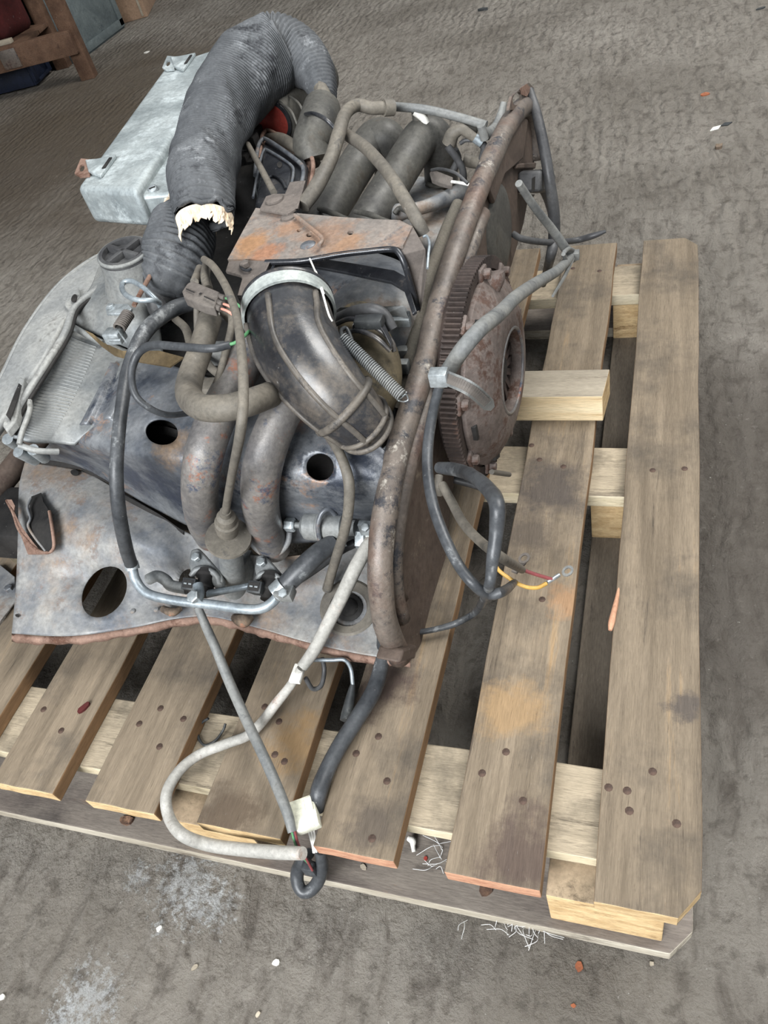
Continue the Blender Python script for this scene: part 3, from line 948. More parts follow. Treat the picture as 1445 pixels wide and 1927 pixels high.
# pressed recess at the far end, painted grey
lathe('starter_hump', bk(936, 436, -.002), bn, [(0, .066), (.004, .062), (.008, .05), (.009, .03)], M['runner2'], bh, 36, 60)
prism('pressed_fold', [bk(905, 345, .0), bk(960, 215, .0), bk(985, 225, .0), bk(975, 300, 0), bk(940, 330, 0), bk(920, 385, 0)], bn * .008, M['bulk'], bh, bev=.003)
prism('pressed_fold', [bk(966, 308, .0), bk(1003, 306, .0), bk(1001, 318, .0), bk(965, 318, 0)], bn * .006, M['bulk'], bh, bev=.002)
# lifting tab with a hole
th = [bk(p[0], p[1], .0) for p in ell(968, 186, 8, 13, 20, 0, 14)]
tb = prism('corner_tab', [bk(952, 208), bk(958, 182), (bk(982, 160)), bk(990, 156), bk(1000, 166), bk(994, 182), bk(972, 206)], bn * .004, M['rim'], bh, [th])
prism('tab_rust', [bk(978, 166, .0045), bk(990, 158, .0045), bk(999, 167, .0045), bk(990, 182, .0045), bk(980, 178, .0045)], bn * .001, M['lip'], tb)
tube('cast_lever', [(948, 192, 'k', -.015), (943, 215, 'k', -.018), (933, 238, 'k', -.02), (918, 252, 'k', -.022), (908, 246, 'k', -.024)], [6, 8, 9, 11, 8], M['cable'], bh, 12, 6)
tube('cast_lever', [(905, 236, 'k', -.024), (912, 262, 'k', -.022)], 8, M['cable'], bh, 12, 3)
# rubber sleeve stuck on the bulkhead
sl = prism('rubber_sleeve', [bk(974, 324, .0), bk(980, 321, .0), bk(1006, 330, .0), bk(1003, 364, .0), bk(973, 363, .0)], bn * .035, M['hose_dark'], bh, bev=.004)
prism('sleeve_mouth', [bk(1000, 336, .0355), bk(1006, 332, .0355), bk(1005, 358, .0355), bk(1000, 362, .0355)], bn * .001, M['dark'], sl)
plate('sleeve_tail', [(974, 364, 'k', .02), (1004, 366, 'k', .02), (997, 378, 'k', .02)], .002, M['hose'], sl, dirv=tuple(bn))

# --- flywheel and clutch
FC = Vector((-.213, .787, .346))
fw_ = lathe('flywheel', FC - bn * .022, bn, [(0, .10), (.002, .126), (.008, .132), (.026, .132), (.028, .118), (.03, .05)], M['fly'], eng, 64)
v, f = [], []
uu = Vector((bn.y, -bn.x, 0)).normalized()
NT = 130
prof = []
for k in range(NT):
    for q, r in ((0.0, .1335), (.22, .1395), (.55, .1395), (.77, .1335)):
        a = 2 * math.pi * (k + q) / NT
        prof.append((uu * math.cos(a) + Vector((0, 0, 1)) * math.sin(a), r))
n_ = len(prof)
for t, inn in ((-.012, 0), (.008, 0), (.008, 1), (-.012, 1)):
    for d, r in prof:
        v.append(FC + bn * t + d * (.124 if inn else r))
for s in range(4):
    for k in range(n_):
        k2 = (k + 1) % n_
        s2 = (s + 1) % 4
        f.append((s * n_ + k, s * n_ + k2, s2 * n_ + k2, s2 * n_ + k))
mesh('ring_gear', v, f, M['fly'], fw_, False)
bmr = bpy.data.objects['ring_gear'].data
bm = bmesh.new(); bm.from_mesh(bmr); bmesh.ops.recalc_face_normals(bm, faces=bm.faces); bm.to_mesh(bmr); bm.free()
cl = lathe('clutch_cover', FC + bn * .006, bn, [(0, .12), (.003, .121), (.007, .1205), (.010, .116), (.015, .111), (.021, .101), (.027, .087), (.031, .073), (.0325, .061), (.0325, .0545), (.031, .0515), (.025, .0505), (.018, .052), (.014, .055), (.0135, .002)], M['clutch'], eng, 72, 40)
tube('bore_rim', [FC + bn * .0375 + (uu * math.cos(t) + Vector((0, 0, 1)) * math.sin(t)) * .0535 for t in [i * math.pi / 16 for i in range(33)]], 1, M['runner'], cl, 8, 2, r_m=.0024)
lathe('bore_floor', FC + bn * .0196, bn, [(0, .0505), (.0008, .0505)], M['dark'], cl, 40)
for k in range(18):
    a = 2 * math.pi * k / 18
    d = uu * math.cos(a) + Vector((0, 0, 1)) * math.sin(a)
    box('diaphragm_finger', FC + bn * .0225 + d * .034, d * .02, bn.cross(d) * .0042, bn * .0012, M['fly'], cl, 0)
lathe('release_bearing_pad', FC + bn * .021, bn, [(0, .016), (.006, .016), (.007, .01)], M['dark'], cl, 24)
for k in range(9):
    a = math.radians(20 + 40 * k)
    d = uu * math.cos(a) + Vector((0, 0, 1)) * math.sin(a)
    hexbolt('cover_bolt', FC + bn * .0085 + d * .1265, bn, .0065, .011, M['clutch'], cl)
    box('cover_lug', FC + bn * .009 + d * .1225, d * .012, bn.cross(d) * .012, bn * .003, M['clutch'], cl, .002)
for a in (62, 118, 182, 242, 300, 358):
    d = uu * math.cos(math.radians(a)) + Vector((0, 0, 1)) * math.sin(math.radians(a))
    q = box('pressed_window', FC + bn * .0175 + d * .1125, d * .0035, bn.cross(d) * .011, bn * .004, M['dark'], cl, .001)
lugd = Vector((0, 0, 1)) * math.cos(.25) + uu * math.sin(-.25)
tube('strap_boss', [FC + bn * .012 + lugd * .098, FC + bn * .022 + lugd * .116, FC + bn * .022 + lugd * .124], 1, M['clutch'], cl, 12, 4, r_m=.011)
tube('cover_stud', [bk(925, 888, .05), bk(958, 893, .05)], 5, M['hose'], eng, 10, 3)

# --- intake runners
tube('intake_runner', [(476, 655, .487), (440, 722, .475), (404, 795, .462), (382, 865, .44), (376, 930, .395), (384, 980, .335), (398, 1008, .285)], [34, 34, 35, 35, 34, 34, 34], M['runner'], eng, 28, 8)
ru = tube('intake_runner', [(556, 728, .49), (522, 795, .468), (497, 865, .44), (489, 930, .395), (497, 985, .335), (517, 1030, .27)], [34, 35, 36, 36, 35, 35], M['runner'], eng, 28, 8)
tube('runner_flange', [(545, 1000, .305), (541, 1022, .292), (522, 1042, .278), (500, 1044, .276), (480, 1030, .285), (467, 1012, .295)], 6, M['tin2'], ru, 10, 6)
for P_ in ([(596, 460, .45), (610, 420, .462), (645, 355, .478), (682, 295, .495), (705, 262, .508), (728, 262, .505), (738, 285, .48), (736, 330, .43)],
           [(672, 455, .45), (690, 420, .462), (735, 350, .48), (772, 290, .497), (795, 258, .508), (816, 258, .50), (828, 288, .47), (830, 330, .42), (830, 360, .38)]):
    tube('intake_runner', P_, 34, M['runner2'], eng, 28, 8)
tube('runner_weld', [(600, 392, .49), (622, 400, .492), (655, 412, .488)], 5, M['runner2'], eng, 8, 6, wob=.5)
tube('runner_weld', [(668, 398, .49), (700, 405, .492), (735, 420, .488)], 5, M['runner2'], eng, 8, 6, wob=.5)
tube('runner_flange', [(802, 345, .43), (822, 352, .42), (842, 345, .42), (850, 325, .43), (846, 308, .44)], 5, M['runner2'], eng, 10, 6)

# --- plenum, shield and throttle body in the middle
surf('intake_plenum', [
    [(505, 470, .452), (580, 462, .468), (660, 466, .468), (735, 484, .464), (775, 505, .455)],
    [(492, 505, .462), (570, 500, .478), (650, 506, .478), (725, 520, .472), (768, 540, .458)],
    [(478, 550, .455), (560, 548, .468), (640, 556, .468), (715, 570, .462), (775, 590, .45)],
    [(470, 610, .42), (550, 612, .42), (630, 620, .42), (710, 632, .42), (770, 640, .42)]], M['tin'], eng, .004, 8)
plate('plenum_flange', [(520, 488, .492), (580, 482, .494), (660, 494, .494), (742, 508, .49), (764, 520, .488), (770, 540, .485), (784, 585, .478), (776, 590, .477), (760, 545, .482), (735, 530, .486), (650, 512, .49), (575, 498, .492), (515, 502, .49)], .004, M['black'], eng, bev=.001)
db = at((700, 575, .45))
lathe('plenum_dome', db - Vector((0, 0, .03)), (.08, -.15, 1), [(0, .07), (.02, .068), (.038, .058), (.05, .042), (.056, .022), (.058, .004)], M['tin2'], eng, 36, 60)
plate('dome_bracket', [(618, 595, .475), (640, 578, .49), (760, 575, .492), (768, 594, .478), (735, 588, .485), (650, 590, .48)], .004, M['cast'], eng, bev=.001)
for (y_) in (596, 606):
    box('alloy_block', at((752, y_, .462)), .013, .004, .005, M['zinc'], eng, .001)
tb_ = tube('rubber_throttle_boot', [(672, 600, .46), (690, 650, .455), (700, 700, .445), (690, 750, .43), (672, 790, .41)], [40, 50, 56, 54, 46], M['khaki'], eng, 28, 6)
for P_ in ([(628, 612, .49), (660, 600, .50), (700, 612, .50), (735, 640, .485), (742, 662, .475)], [(640, 632, .492), (670, 622, .50), (705, 634, .50), (735, 660, .485)]):
    tube('boot_ridge', P_, 5, M['rubber'], tb_, 8, 6)
plate('throttle_cover', [(662, 615, .505), (672, 598, .507), (705, 600, .507), (722, 625, .503), (735, 650, .495), (738, 640, .494), (720, 600, .502), (700, 590, .507), (668, 592, .507)], .006, M['black'], tb_, bev=.001)
box('throttle_pad', at((695, 606, .505)), .016, .008, .006, M['plastic'], tb_, .003)
tube('breather_hose', [(600, 612, .475), (635, 600, .49), (670, 585, .503), (700, 582, .507), (722, 592, .50), (738, 620, .485)], 11, M['hose_dark'], eng, 12, 6)
for (px, py) in ((752, 665), (752, 690)):
    box('alloy_block', at((px, py, .42)), .012, .006, .008, M['cast'], eng, .002)
# small metal bracket with hook below the boot
plate('hook_bracket', [(715, 775, .40), (738, 778, .40), (735, 800, .397), (722, 830, .39), (712, 845, .387), (702, 842, .387), (700, 825, .392), (692, 810, .395)], .003, M['cast'], eng, bev=.001)
tube('hook_lip', [(702, 843, .388), (715, 850, .388), (730, 840, .39), (742, 820, .395)], 4, M['fuel'], eng, 8, 6)
coil('throttle_spring', (644, 636, .525), (757, 746, .478), 11, 36, .0009, M['cast'], eng)
tube('spring_hook', [(757, 746, .478), (764, 742, .478), (768, 752, .47), (760, 756, .47), (750, 754, .476)], 1.4, M['zinc'], eng, 6, 6)
tube('spring_hook', [(644, 636, .525), (642, 622, .522), (652, 618, .518), (662, 640, .512)], 4, M['plastic'], eng, 8, 6)

# --- rubber intake elbow
BP = [(541, 574, .535), (548, 612, .528), (562, 655, .52), (590, 700, .508), (630, 748, .488), (672, 788, .462), (690, 806, .445)]
BR = [80, 82, 81, 76, 68, 58, 50]
boot = tube('rubber_intake_elbow', BP, BR, M['rubber'], eng, 40, 8)
CB = cat([at(p) for p in BP], 8)
RB = [v_.x for v_ in cat([Vector((r * depth(at(p)) / FPX, 0, 0)) for r, p in zip(BR, BP)], 8)]
FB = frames(CB)


def ring_at(i, grow, seg=48):
    u, w_ = FB[i]
    return [CB[i] + (u * math.cos(2 * math.pi * k / seg) + w_ * math.sin(2 * math.pi * k / seg)) * (RB[i] + grow) for k in range(seg + 1)]


for i, nm, m_, rr in ((0, 'mouth_lip', 'rubber', .004), (35, 'moulded_ridge', 'rib', .0045), (42, 'moulded_ridge', 'rib', .003), (47, 'moulded_ridge', 'rib', .0035)):
    i = min(i, len(CB) - 1)
    v, f = sweep(ring_at(i, .001), rr, 8, False)
    mesh(nm, v, f, M[m_], boot)
v, f = [], []
for s, (i, g) in enumerate(((1, .0015), (1, .0045), (5, .0045), (5, .0015))):
    v += ring_at(i, g)[:-1]
for s in range(4):
    for k in range(48):
        f.append((s * 48 + k, s * 48 + (k + 1) % 48, ((s + 1) % 4) * 48 + (k + 1) % 48, ((s + 1) % 4) * 48 + k))
hb = mesh('hose_clamp_band', v, f, M['band'], boot, True)
bm = bmesh.new(); bm.from_mesh(hb.data); bmesh.ops.recalc_face_normals(bm, faces=bm.faces); bm.to_mesh(hb.data); bm.free()
autosmooth(hb)
# long moulded ribs, found as the lines on the elbow that face the sky
for ang in (-.75, .35, 1.35):
    pr = []
    for i in range(7, 44):
        u, w_ = FB[i]
        view = (CAM - CB[i]).normalized()
        t = (CB[min(i + 1, len(CB) - 1)] - CB[max(0, i - 1)]).normalized()
        a0 = (view - t * view.dot(t)).normalized()
        b0 = t.cross(a0)
        pr.append(CB[i] + (a0 * math.cos(ang) + b0 * math.sin(ang)) * (RB[i] + .0005))
    v, f = sweep(pr, .0032, 8, True)
    mesh('moulded_rib', v, f, M['rib'], boot)

# --- top bracket
ob = plate('rusted_top_bracket', [(428, 488, .535), (456, 436, .536), (481, 391, .537), (520, 396, .537), (570, 402, .537), (640, 408, .537), (700, 412, .537), (752, 414, .536), (776, 426, .535),
                                  (758, 462, .533), (735, 466, .533), (690, 470, .533), (640, 476, .533), (600, 483, .533), (560, 489, .533), (520, 491, .533), (470, 487, .534)], .004, M['orange'], eng,
           [ell(562, 434, 4, 3, 0, .536, 10), ell(582, 442, 6, 4, -15, .535, 12), ell(659, 438, 6, 4, -10, .536, 12)], bev=.0012)
plate('bracket_leg', [(752, 414, .536), (776, 424, .534), (800, 468, .525), (802, 512, .515), (795, 560, .475), (789, 585, .455), (780, 560, .47), (768, 520, .505), (756, 480, .525), (742, 464, .532)], .004, M['bracket'], ob, bev=.0012)
tube('folded_flange', [(500, 494, .531), (560, 492, .53), (600, 486, .53), (640, 479, .53), (690, 473, .53), (735, 469, .53), (750, 475, .528), (762, 500, .515), (774, 540, .488), (786, 582, .458)], 6, M['black'], ob, 8, 6)
tube('pressed_bead', [(555, 405, .541), (580, 425, .541), (606, 448, .541), (600, 462, .541)], 4, M['orange'], ob, 8, 6)
lathe('plug_disc', at((543, 411, .536)), (0, 0, 1), [(0, .0095), (.003, .0095), (.004, .008)], M['bracket'], ob, 24)
lathe('plug_disc', at((580, 463, .533)), (0, 0, 1), [(0, .010), (.002, .0095), (.0035, .007)], M['tin'], ob, 24)
cb = plate('cross_bar_bracket', [(488, 393, .543), (500, 369, .544), (516, 364, .544), (536, 364, .544), (545, 342, .546), (570, 339, .546), (571, 352, .545), (556, 392, .544), (540, 402, .543)], .004, M['bracket'], eng, bev=.001)
plate('bracket_side', [(571, 340, .546), (556, 393, .544), (560, 396, .528), (574, 358, .528)], .003, M['bracket'], cb, dirv=(1, 0, 0))
lathe('plug_disc', at((517, 377, .544)), (0, 0, 1), [(0, .012), (.0025, .0115), (.004, .008), (.0042, .0015)], M['bracket'], cb, 28)
cb2 = plate('cross_bar_bracket', [(430, 491, .533), (470, 489, .533), (505, 491, .533), (478, 548, .53), (474, 556, .529), (446, 556, .529), (455, 524, .53), (452, 518, .531), (424, 510, .532)], .004, M['bracket'], eng, bev=.001)
plate('folded_end', [(446, 556, .529), (474, 556, .529), (468, 584, .505), (460, 586, .504), (452, 570, .515)], .003, M['black'], cb2)
plate('bracket_side', [(505, 491, .533), (474, 556, .529), (476, 562, .515), (508, 500, .515)], .003, M['bracket'], cb2, dirv=(1, 0, 0))
hexbolt('bracket_bolt', at((462, 501, .533)), (0, 0, 1), .006, .006, M['bracket'], cb2)
tube('washer_ring', [p[:2] + (.5345,) for p in ell(464, 500, 11, 9, 0, 0, 17)[2:14]], 3, M['black'], cb2, 6, 3)
# black pressed box with a rusty stepped rim
zb = .505
for nm, o_, zz, mt, th in (('box_rim', [(500, 252), (512, 246), (586, 290), (590, 302), (584, 352), (572, 380), (520, 380), (488, 330), (494, 270)], zb - .012, 'lip', .006),
                           ('box_body', [(494, 268), (505, 258), (572, 298), (578, 310), (572, 350), (560, 392), (488, 392), (476, 350), (488, 290)], zb - .002, 'black', .02),
                           ('box_lid', [(494, 288), (503, 281), (548, 307), (552, 318), (545, 350), (540, 385), (478, 385), (486, 340)], zb + .008, 'black', .01)):
    q = plate('pressed_box' if nm == 'box_rim' else nm, [(a, b_, zz) for a, b_ in o_], th, M[mt], eng if nm == 'box_rim' else pbx, bev=.005 if nm != 'box_rim' else .002)
    if nm == 'box_rim':
        pbx = q
plate('box_hole', ell(526, 310, 5, 6, 10, zb + .0085, 12), .0005, M['dark'], pbx, dirv=(0, 0, 1))
for P_, r_, m_ in (([(488, 300, zb - .004), (492, 262, zb - .004), (498, 248, zb - .004), (512, 248, zb - .004), (574, 286, zb - .004), (589, 306, zb - .004), (584, 350, zb - .006)], 4, 'lip'),
                   ([(480, 330, zb + .004), (484, 285, zb + .004), (491, 265, zb + .004), (505, 264, zb + .004), (560, 303, zb + .004), (571, 322, zb + .004), (566, 352, zb + .002)], 4, 'tin'),  # paler tin laid on black edges to paint in the light they catch
                   ([(476, 372, zb + .011), (488, 310, zb + .011), (496, 284, zb + .011), (505, 283, zb + .011), (546, 309, zb + .011), (552, 326, zb + .011), (546, 356, zb + .011)], 2.5, 'tin')):
    tube('pressed_edge', P_, r_, M[m_], pbx, 8, 6)
tube('box_bead', [(500, 338, zb + .009), (515, 331, zb + .01), (530, 340, zb + .01), (538, 356, zb + .009)], 3, M['black'], pbx, 8, 6)
tube('fuel_box_elbow', [(500, 262, .485), (528, 262, .495), (560, 280, .495), (585, 292, .49), (592, 310, .48)], 12, M['hose'], eng, 12, 6)
# blower pipes behind the box
bp1 = tube('blower_pipe', [(514, 226, .512), (538, 200, .515), (565, 172, .518), (600, 140, .52)], 44, M['runner2'], eng, 32, 6)
P0, P1 = at((514, 226, .512)), at((538, 200, .515))
ax0 = (P0 - P1).normalized()
lathe('pipe_mouth', P0 + ax0 * .001, ax0, [(0, .036), (.003, .036), (.0035, .03), (.001, .029)], M['black'], bp1, 32)
lathe('red_liner', P0 + ax0 * .0032, ax0, [(0, .030), (.0012, .030)], M['red'], bp1, 32)
for i, (a, b_) in enumerate((((535, 176), (575, 222)), ((520, 190), (560, 236)))):
    tube('pipe_seam', [(a[0], a[1], .535), ((a[0] + b_[0]) / 2 + 6, (a[1] + b_[1]) / 2 - 6, .548), (b_[0], b_[1], .53)], 2, M['runner2'], bp1, 6, 6)
tube('capped_elbow', [(606, 205, .53), (596, 238, .525), (585, 270, .51), (592, 300, .49)], [36, 36, 34, 32], M['runner2'], eng, 32, 6)
tube('elbow_band', [(572, 216, .545), (590, 214, .565), (612, 224, .565), (630, 242, .552)], 4, M['black'], eng, 8, 6)
tube('blower_hose', [(556, 125, .545), (585, 142, .55), (604, 168, .548), (620, 205, .53), (632, 240, .51)], 13, M['hose'], eng, 14, 6)
tube('linkage_rod', [(466, 272, .53), (490, 315, .53), (515, 362, .53)], 6, M['hose'], eng, 10, 3)
for (px, py, zz) in ((470, 265, .51), (478, 250, .5), (455, 300, .49), (468, 310, .48)):
    box('carburettor_lug', at((px, py, zz)), .014, .012, .01, M['dark'], eng, .004)

# --- far bank tin
surf('far_cylinder_cover', [
    [(742, 330, .395), (790, 332, .405), (840, 338, .40), (890, 345, .385)],
    [(735, 355, .415), (785, 356, .425), (838, 360, .42), (885, 370, .405)],
    [(725, 395, .43), (780, 395, .435), (830, 400, .43), (872, 408, .42)],
    [(720, 440, .42), (780, 450, .425), (825, 460, .42), (855, 470, .41)],
    [(715, 500, .36), (780, 515, .36), (820, 530, .36), (840, 540, .36)]], M['tin2'], eng, .002, 7, [(846, 352, 20, 9, 12)])
tube('dust_boot', [(738, 405, .455), (758, 398, .462), (790, 392, .462), (830, 378, .452), (872, 360, .44)], [20, 15, 12, 14, 18], M['tin2'], eng, 16, 6)
tube('dust_boot', [(742, 402, .47), (752, 392, .474), (768, 400, .472), (772, 412, .465)], 5, M['runner2'], eng, 10, 5)
# far fuel pipe, injectors and small hoses
fp = tube('far_fuel_pipe', [(736, 200, 'y', 1.12), (800, 206, 'y', 1.12), (860, 220, 'y', 1.12), (915, 236, 'y', 1.11)], 8, M['cable'], eng, 14, 6)
tube('pipe_clip', [(780, 210, 'y', 1.12), (796, 222, 'y', 1.12), (802, 232, 'y', 1.12)], 7, M['litter'], fp, 10, 3)
tube('injector_body', [(885, 228, 'y', 1.13), (887, 244, 'y', 1.13), (884, 256, 'y', 1.13)], [12, 13, 8], M['runner2'], fp, 12, 4)
tube('injector_body', [(788, 208, 'y', 1.13), (790, 228, 'y', 1.13), (780, 250, 'y', 1.14)], [14, 14, 9], M['runner2'], fp, 12, 4)
tube('injector_hose', [(845, 270, 'y', 1.1), (852, 252, 'y', 1.1), (868, 244, 'y', 1.1), (882, 252, 'y', 1.1), (905, 268, 'y', 1.1)], [14, 13, 10, 9, 8], M['hose'], eng, 12, 6)
tube('pale_sleeve', [(893, 259, 'y', 1.098), (907, 269, 'y', 1.098)], 9, M['fuel'], eng, 12, 3)
tube('injector_lead', [(905, 268, 'y', 1.1), (912, 280, 'y', 1.1), (908, 300, 'y', 1.1)], 8, M['hose_dark'], eng, 10, 5)
tube('injector_lead', [(866, 270, 'y', 1.1), (876, 264, 'y', 1.1), (893, 264, 'y', 1.1)], 4, M['hose_dark'], eng, 8, 5)
tube('far_hose', [(872, 300, 'y', 1.13), (888, 305, 'y', 1.13), (908, 306, 'y', 1.12)], 11, M['hose'], eng, 12, 5)
tube('strap', [(842, 275, 'y', 1.09), (858, 296, 'y', 1.09), (870, 318, 'y', 1.09), (872, 340, 'y', 1.09)], 7, M['hose_dark'], eng, 8, 6)
tube('wire_bundle', [(852, 322, .46), (862, 300, .475), (856, 282, .49)], 7, M['hose_dark'], eng, 8, 6)
plate('relay_tab', [(808, 325, .475), (814, 318, .477), (852, 333, .475), (850, 350, .468), (826, 344, .47), (812, 338, .472)], .006, M['conn'], eng, bev=.001)
tube('loop_wire', [(812, 320, .478), (830, 318, .488), (858, 326, .488), (880, 345, .478)], 3, M['hose_dark'], eng, 8, 6)
tube('white_lead', [(850, 342, .475), (866, 344, .477), (884, 348, .474)], 3, M['white'], eng, 8, 4)

# --- hoses on top
tube('breather_pipe', [(570, 388, .535), (595, 352, .545), (622, 300, .56), (638, 250, .578), (650, 214, .585), (672, 198, .582), (700, 203, .575), (736, 202, .568)], [13, 14, 13, 13, 12, 12, 12, 12], M['hose'], eng, 16, 8)
tube('hose_clip', [(722, 203, .571), (740, 202, .567)], 15, M['hose'], eng, 14, 2)
tube('breather_pipe', [(655, 255, .562), (690, 280, .565), (730, 325, .562), (762, 375, .55), (785, 415, .535), (797, 440, .52)], 12, M['hose'], eng, 14, 8)
tube('braided_vacuum_hose', [(862, 385, 'k', -.03), (838, 440, 'k', -.03), (815, 505, 'k', -.03), (797, 570, 'k', -.03), (780, 640, 'k', -.03), (764, 710, 'k', -.032), (752, 770, 'k', -.035)], 13, M['braid'], eng, 14, 8)
tube('vacuum_hose', [(785, 590, 'k', -.045), (768, 640, 'k', -.045), (756, 700, 'k', -.045), (748, 770, 'k', -.042), (742, 840, 'k', -.038), (735, 880, 'k', -.034)], 9, M['hose_dark'], eng, 12, 8)
tube('hook_wire', [(796, 446, .53), (803, 444, .53), (808, 458, .528), (806, 480, .525), (804, 505, .52)], 2.6, M['fuel'], eng, 8, 6)
tube('tie_wire', [(583, 487, .545), (597, 520, .552), (606, 548, .556), (618, 590, .552), (625, 604, .545)], 2.0, M['white'], eng, 6, 4)
tube('tie_sleeve', [(594, 512, .551), (608, 552, .5575)], 3, M['white'], eng, 6, 3)

# --- rubber hoses over the cylinder cover
hs = tube('coolant_style_hose', [(395, 600, .52), (386, 630, .518), (374, 668, .513), (358, 712, .51), (356, 745, .512), (378, 766, .522), (420, 768, .528), (470, 757, .522), (520, 738, .495), (560, 720, .475)], [24, 24, 24, 25, 25, 24, 24, 24, 24, 24], M['hose'], eng, 20, 8)
hs.name = 'breather_hose'
lathe('hose_plug', at((395, 602, .52)), (at((397, 585, .525)) - at((395, 602, .52))), [(0, .0105), (.008, .0105), (.012, .009), (.014, .004)], M['litter'], hs, 16)
lf = tube('long_rubber_hose', [(372, 568, .475), (325, 582, .487), (275, 622, .497), (243, 690, .49), (230, 760, .478), (222, 830, .462), (219, 900, .435), (225, 970, .395), (237, 1030, .345), (247, 1062, .31)], [15, 16, 15, 13, 12, 12, 12.5, 13, 13, 12.5], M['cable_dark'], eng, 16, 8)
fr = tube('fuel_rail', [(248, 1062, .308), (256, 1092, .294), (278, 1117, .284), (330, 1130, .279), (400, 1138, .277), (460, 1146, .277), (492, 1145, .277), (514, 1132, .28), (530, 1110, .286)], 9.5, M['fuel'], eng, 14, 8)
tube('rail_joint', [(246, 1058, .311), (250, 1072, .304)], 13.5, M['zinc'], fr, 14, 2)
tube('rail_tee', [(371, 1134, .283), (375, 1116, .283), (372, 1100, .286)], 10, M['fuel'], fr, 12, 3)
hexbolt('rail_bolt', at((366, 1124, .288)), (-.1, -.35, 1), .008, .006, M['zinc'], fr)
f2 = tube('fuel_hose', [(527, 1112, .288), (548, 1090, .296), (572, 1066, .304), (600, 1040, .31), (630, 1020, .31)], [17, 19, 20, 19, 18], M['cable_dark'], eng, 18, 8)
tube('hose_clamp', [(519, 1118, .287), (536, 1102, .292)], 21, M['zinc'], f2, 14, 2)
box('clamp_screw_block', at((536, 1116, .292)), .011, .008, .007, M['cast'], f2, .002)
hexbolt('clamp_screw', at((533, 1117, .3)), (.2, -.4, 1), .0055, .005, M['zinc'], f2)
tube('fuel_hose', [(560, 1092, .268), (600, 1065, .268), (640, 1036, .275), (668, 1022, .28)], 9, M['hose_dark'], eng, 12, 6)
# pressure regulator
ra, rb_ = at((556, 988, .318)), at((676, 994, .318))
rax = (rb_ - ra).normalized()
sc_ = depth(ra) / FPX
rg = lathe('pressure_regulator', ra, rax, [(0, 6 * sc_), (14 * sc_, 6.5 * sc_), (15 * sc_, 17 * sc_), (24 * sc_, 27 * sc_), (50 * sc_, 28 * sc_), (52 * sc_, 30 * sc_), (58 * sc_, 30 * sc_), (60 * sc_, 26 * sc_), (98 * sc_, 25 * sc_), (102 * sc_, 16 * sc_), (122 * sc_, 15 * sc_)], M['cast'], eng, 32)
hexbolt('inlet_nut', ra - rax * .012, rax, .0085, .012, M['zinc'], rg)
tube('retaining_strap', [(602, 1018, .315), (598, 990, .335), (606, 965, .348), (620, 958, .348), (630, 968, .338)], 5, M['tin'], rg, 8, 6)
hexbolt('outlet_nut', at((676, 1012, .30)), rax, .0165, .012, M['zinc'], rg)
bh_ = tube('braided_fuel_stub', [(688, 1004, .305), (712, 1005, .305)], 17, M['band'], eng, 16, 3)
box('clip_block', at((691, 994, .325)), .009, .004, .009, M['zinc'], bh_, .001)
hexbolt('clip_screw', at((688, 993, .333)), (0, -.5, 1), .005, .004, M['zinc'], bh_)
tube('lock_wire', [(642, 1016, .32), (634, 1022, .316), (640, 1030, .31), (652, 1026, .31)], 2, M['zinc'], rg, 6, 5)

# --- fuel injectors on the apron
for (cx, cy, s) in ((378, 1068, 1.0), (500, 1076, .92)):
    g = plate('injector_clamp', [(cx - 20 * s, cy - 34 * s, .282), (cx - 4 * s, cy - 38 * s, .283), (cx + 6 * s, cy - 28 * s, .283), (cx + 36 * s, cy + 6 * s, .274), (cx + 42 * s, cy + 20 * s, .271), (cx + 34 * s, cy + 32 * s, .268),
                                 (cx + 22 * s, cy + 30 * s, .268), (cx + 4 * s, cy + 12 * s, .272), (cx - 20 * s, cy + 8 * s, .275), (cx - 24 * s, cy - 8 * s, .28)], .014, M['cast'], eng, bev=.003)
    tube('clamp_ring', [(cx - 18 * s, cy + 16 * s, .272), (cx - 8 * s, cy + 4 * s, .277), (cx + 14 * s, cy + 4 * s, .277), (cx + 30 * s, cy + 16 * s, .272), (cx + 34 * s, cy + 30 * s, .266)], 6 * s, M['cast'], g, 10, 5)
    hexbolt('clamp_nut', at((cx - 8 * s, cy - 18 * s, .282)), (0, -.2, 1), .006, .005, M['zinc'], g)
    ia = at((cx + 12 * s, cy + 20 * s, .266))
    ib = at((cx + 4 * s, cy + 50 * s, .262))
    iv = (ib - ia).normalized()
    lathe('injector', ia - iv * .008, iv, [(0, .015), (.006, .015), (.008, .011), (.02, .011), (.022, .008), (.032, .008)], M['dark'], g, 24)
    pc = at((cx - 20 * s, cy + 32 * s, .275))
    hx_ = at((cx - 8 * s, cy + 34 * s, .275)) - at((cx - 32 * s, cy + 31 * s, .275))
    hx_ = hx_.normalized() * .0095
    hz_ = (Vector((0, -.5, 1)) - hx_.normalized() * Vector((0, -.5, 1)).dot(hx_.normalized())).normalized()
    hy_ = hz_.cross(hx_.normalized())
    box('injector_plug', pc - hz_ * .005, hx_, hy_ * .0075, hz_ * .010, M['plastic'], g, .0015)
    box('plug_cavity', pc + hz_ * .0052, hx_ * .72, hy_ * .005, hz_ * .0004, M['dark'], g, 0)
    for e in (-.35, .35):
        box('plug_pin', pc + hz_ * .0058 + hx_ * e, hx_ * .22, hy_ * .0009, hz_ * .0006, M['zinc'], g, 0)
tube('injector_pipe', [(280, 1090, .262), (296, 1084, .268), (312, 1092, .266), (322, 1102, .262), (352, 1108, .26)], 11, M['cast'], eng, 12, 6)
tube('injector_pipe', [(388, 1118, .262), (420, 1112, .258), (452, 1106, .252), (480, 1100, .25)], [8, 7, 6.5, 7], M['fuel'], eng, 10, 6)
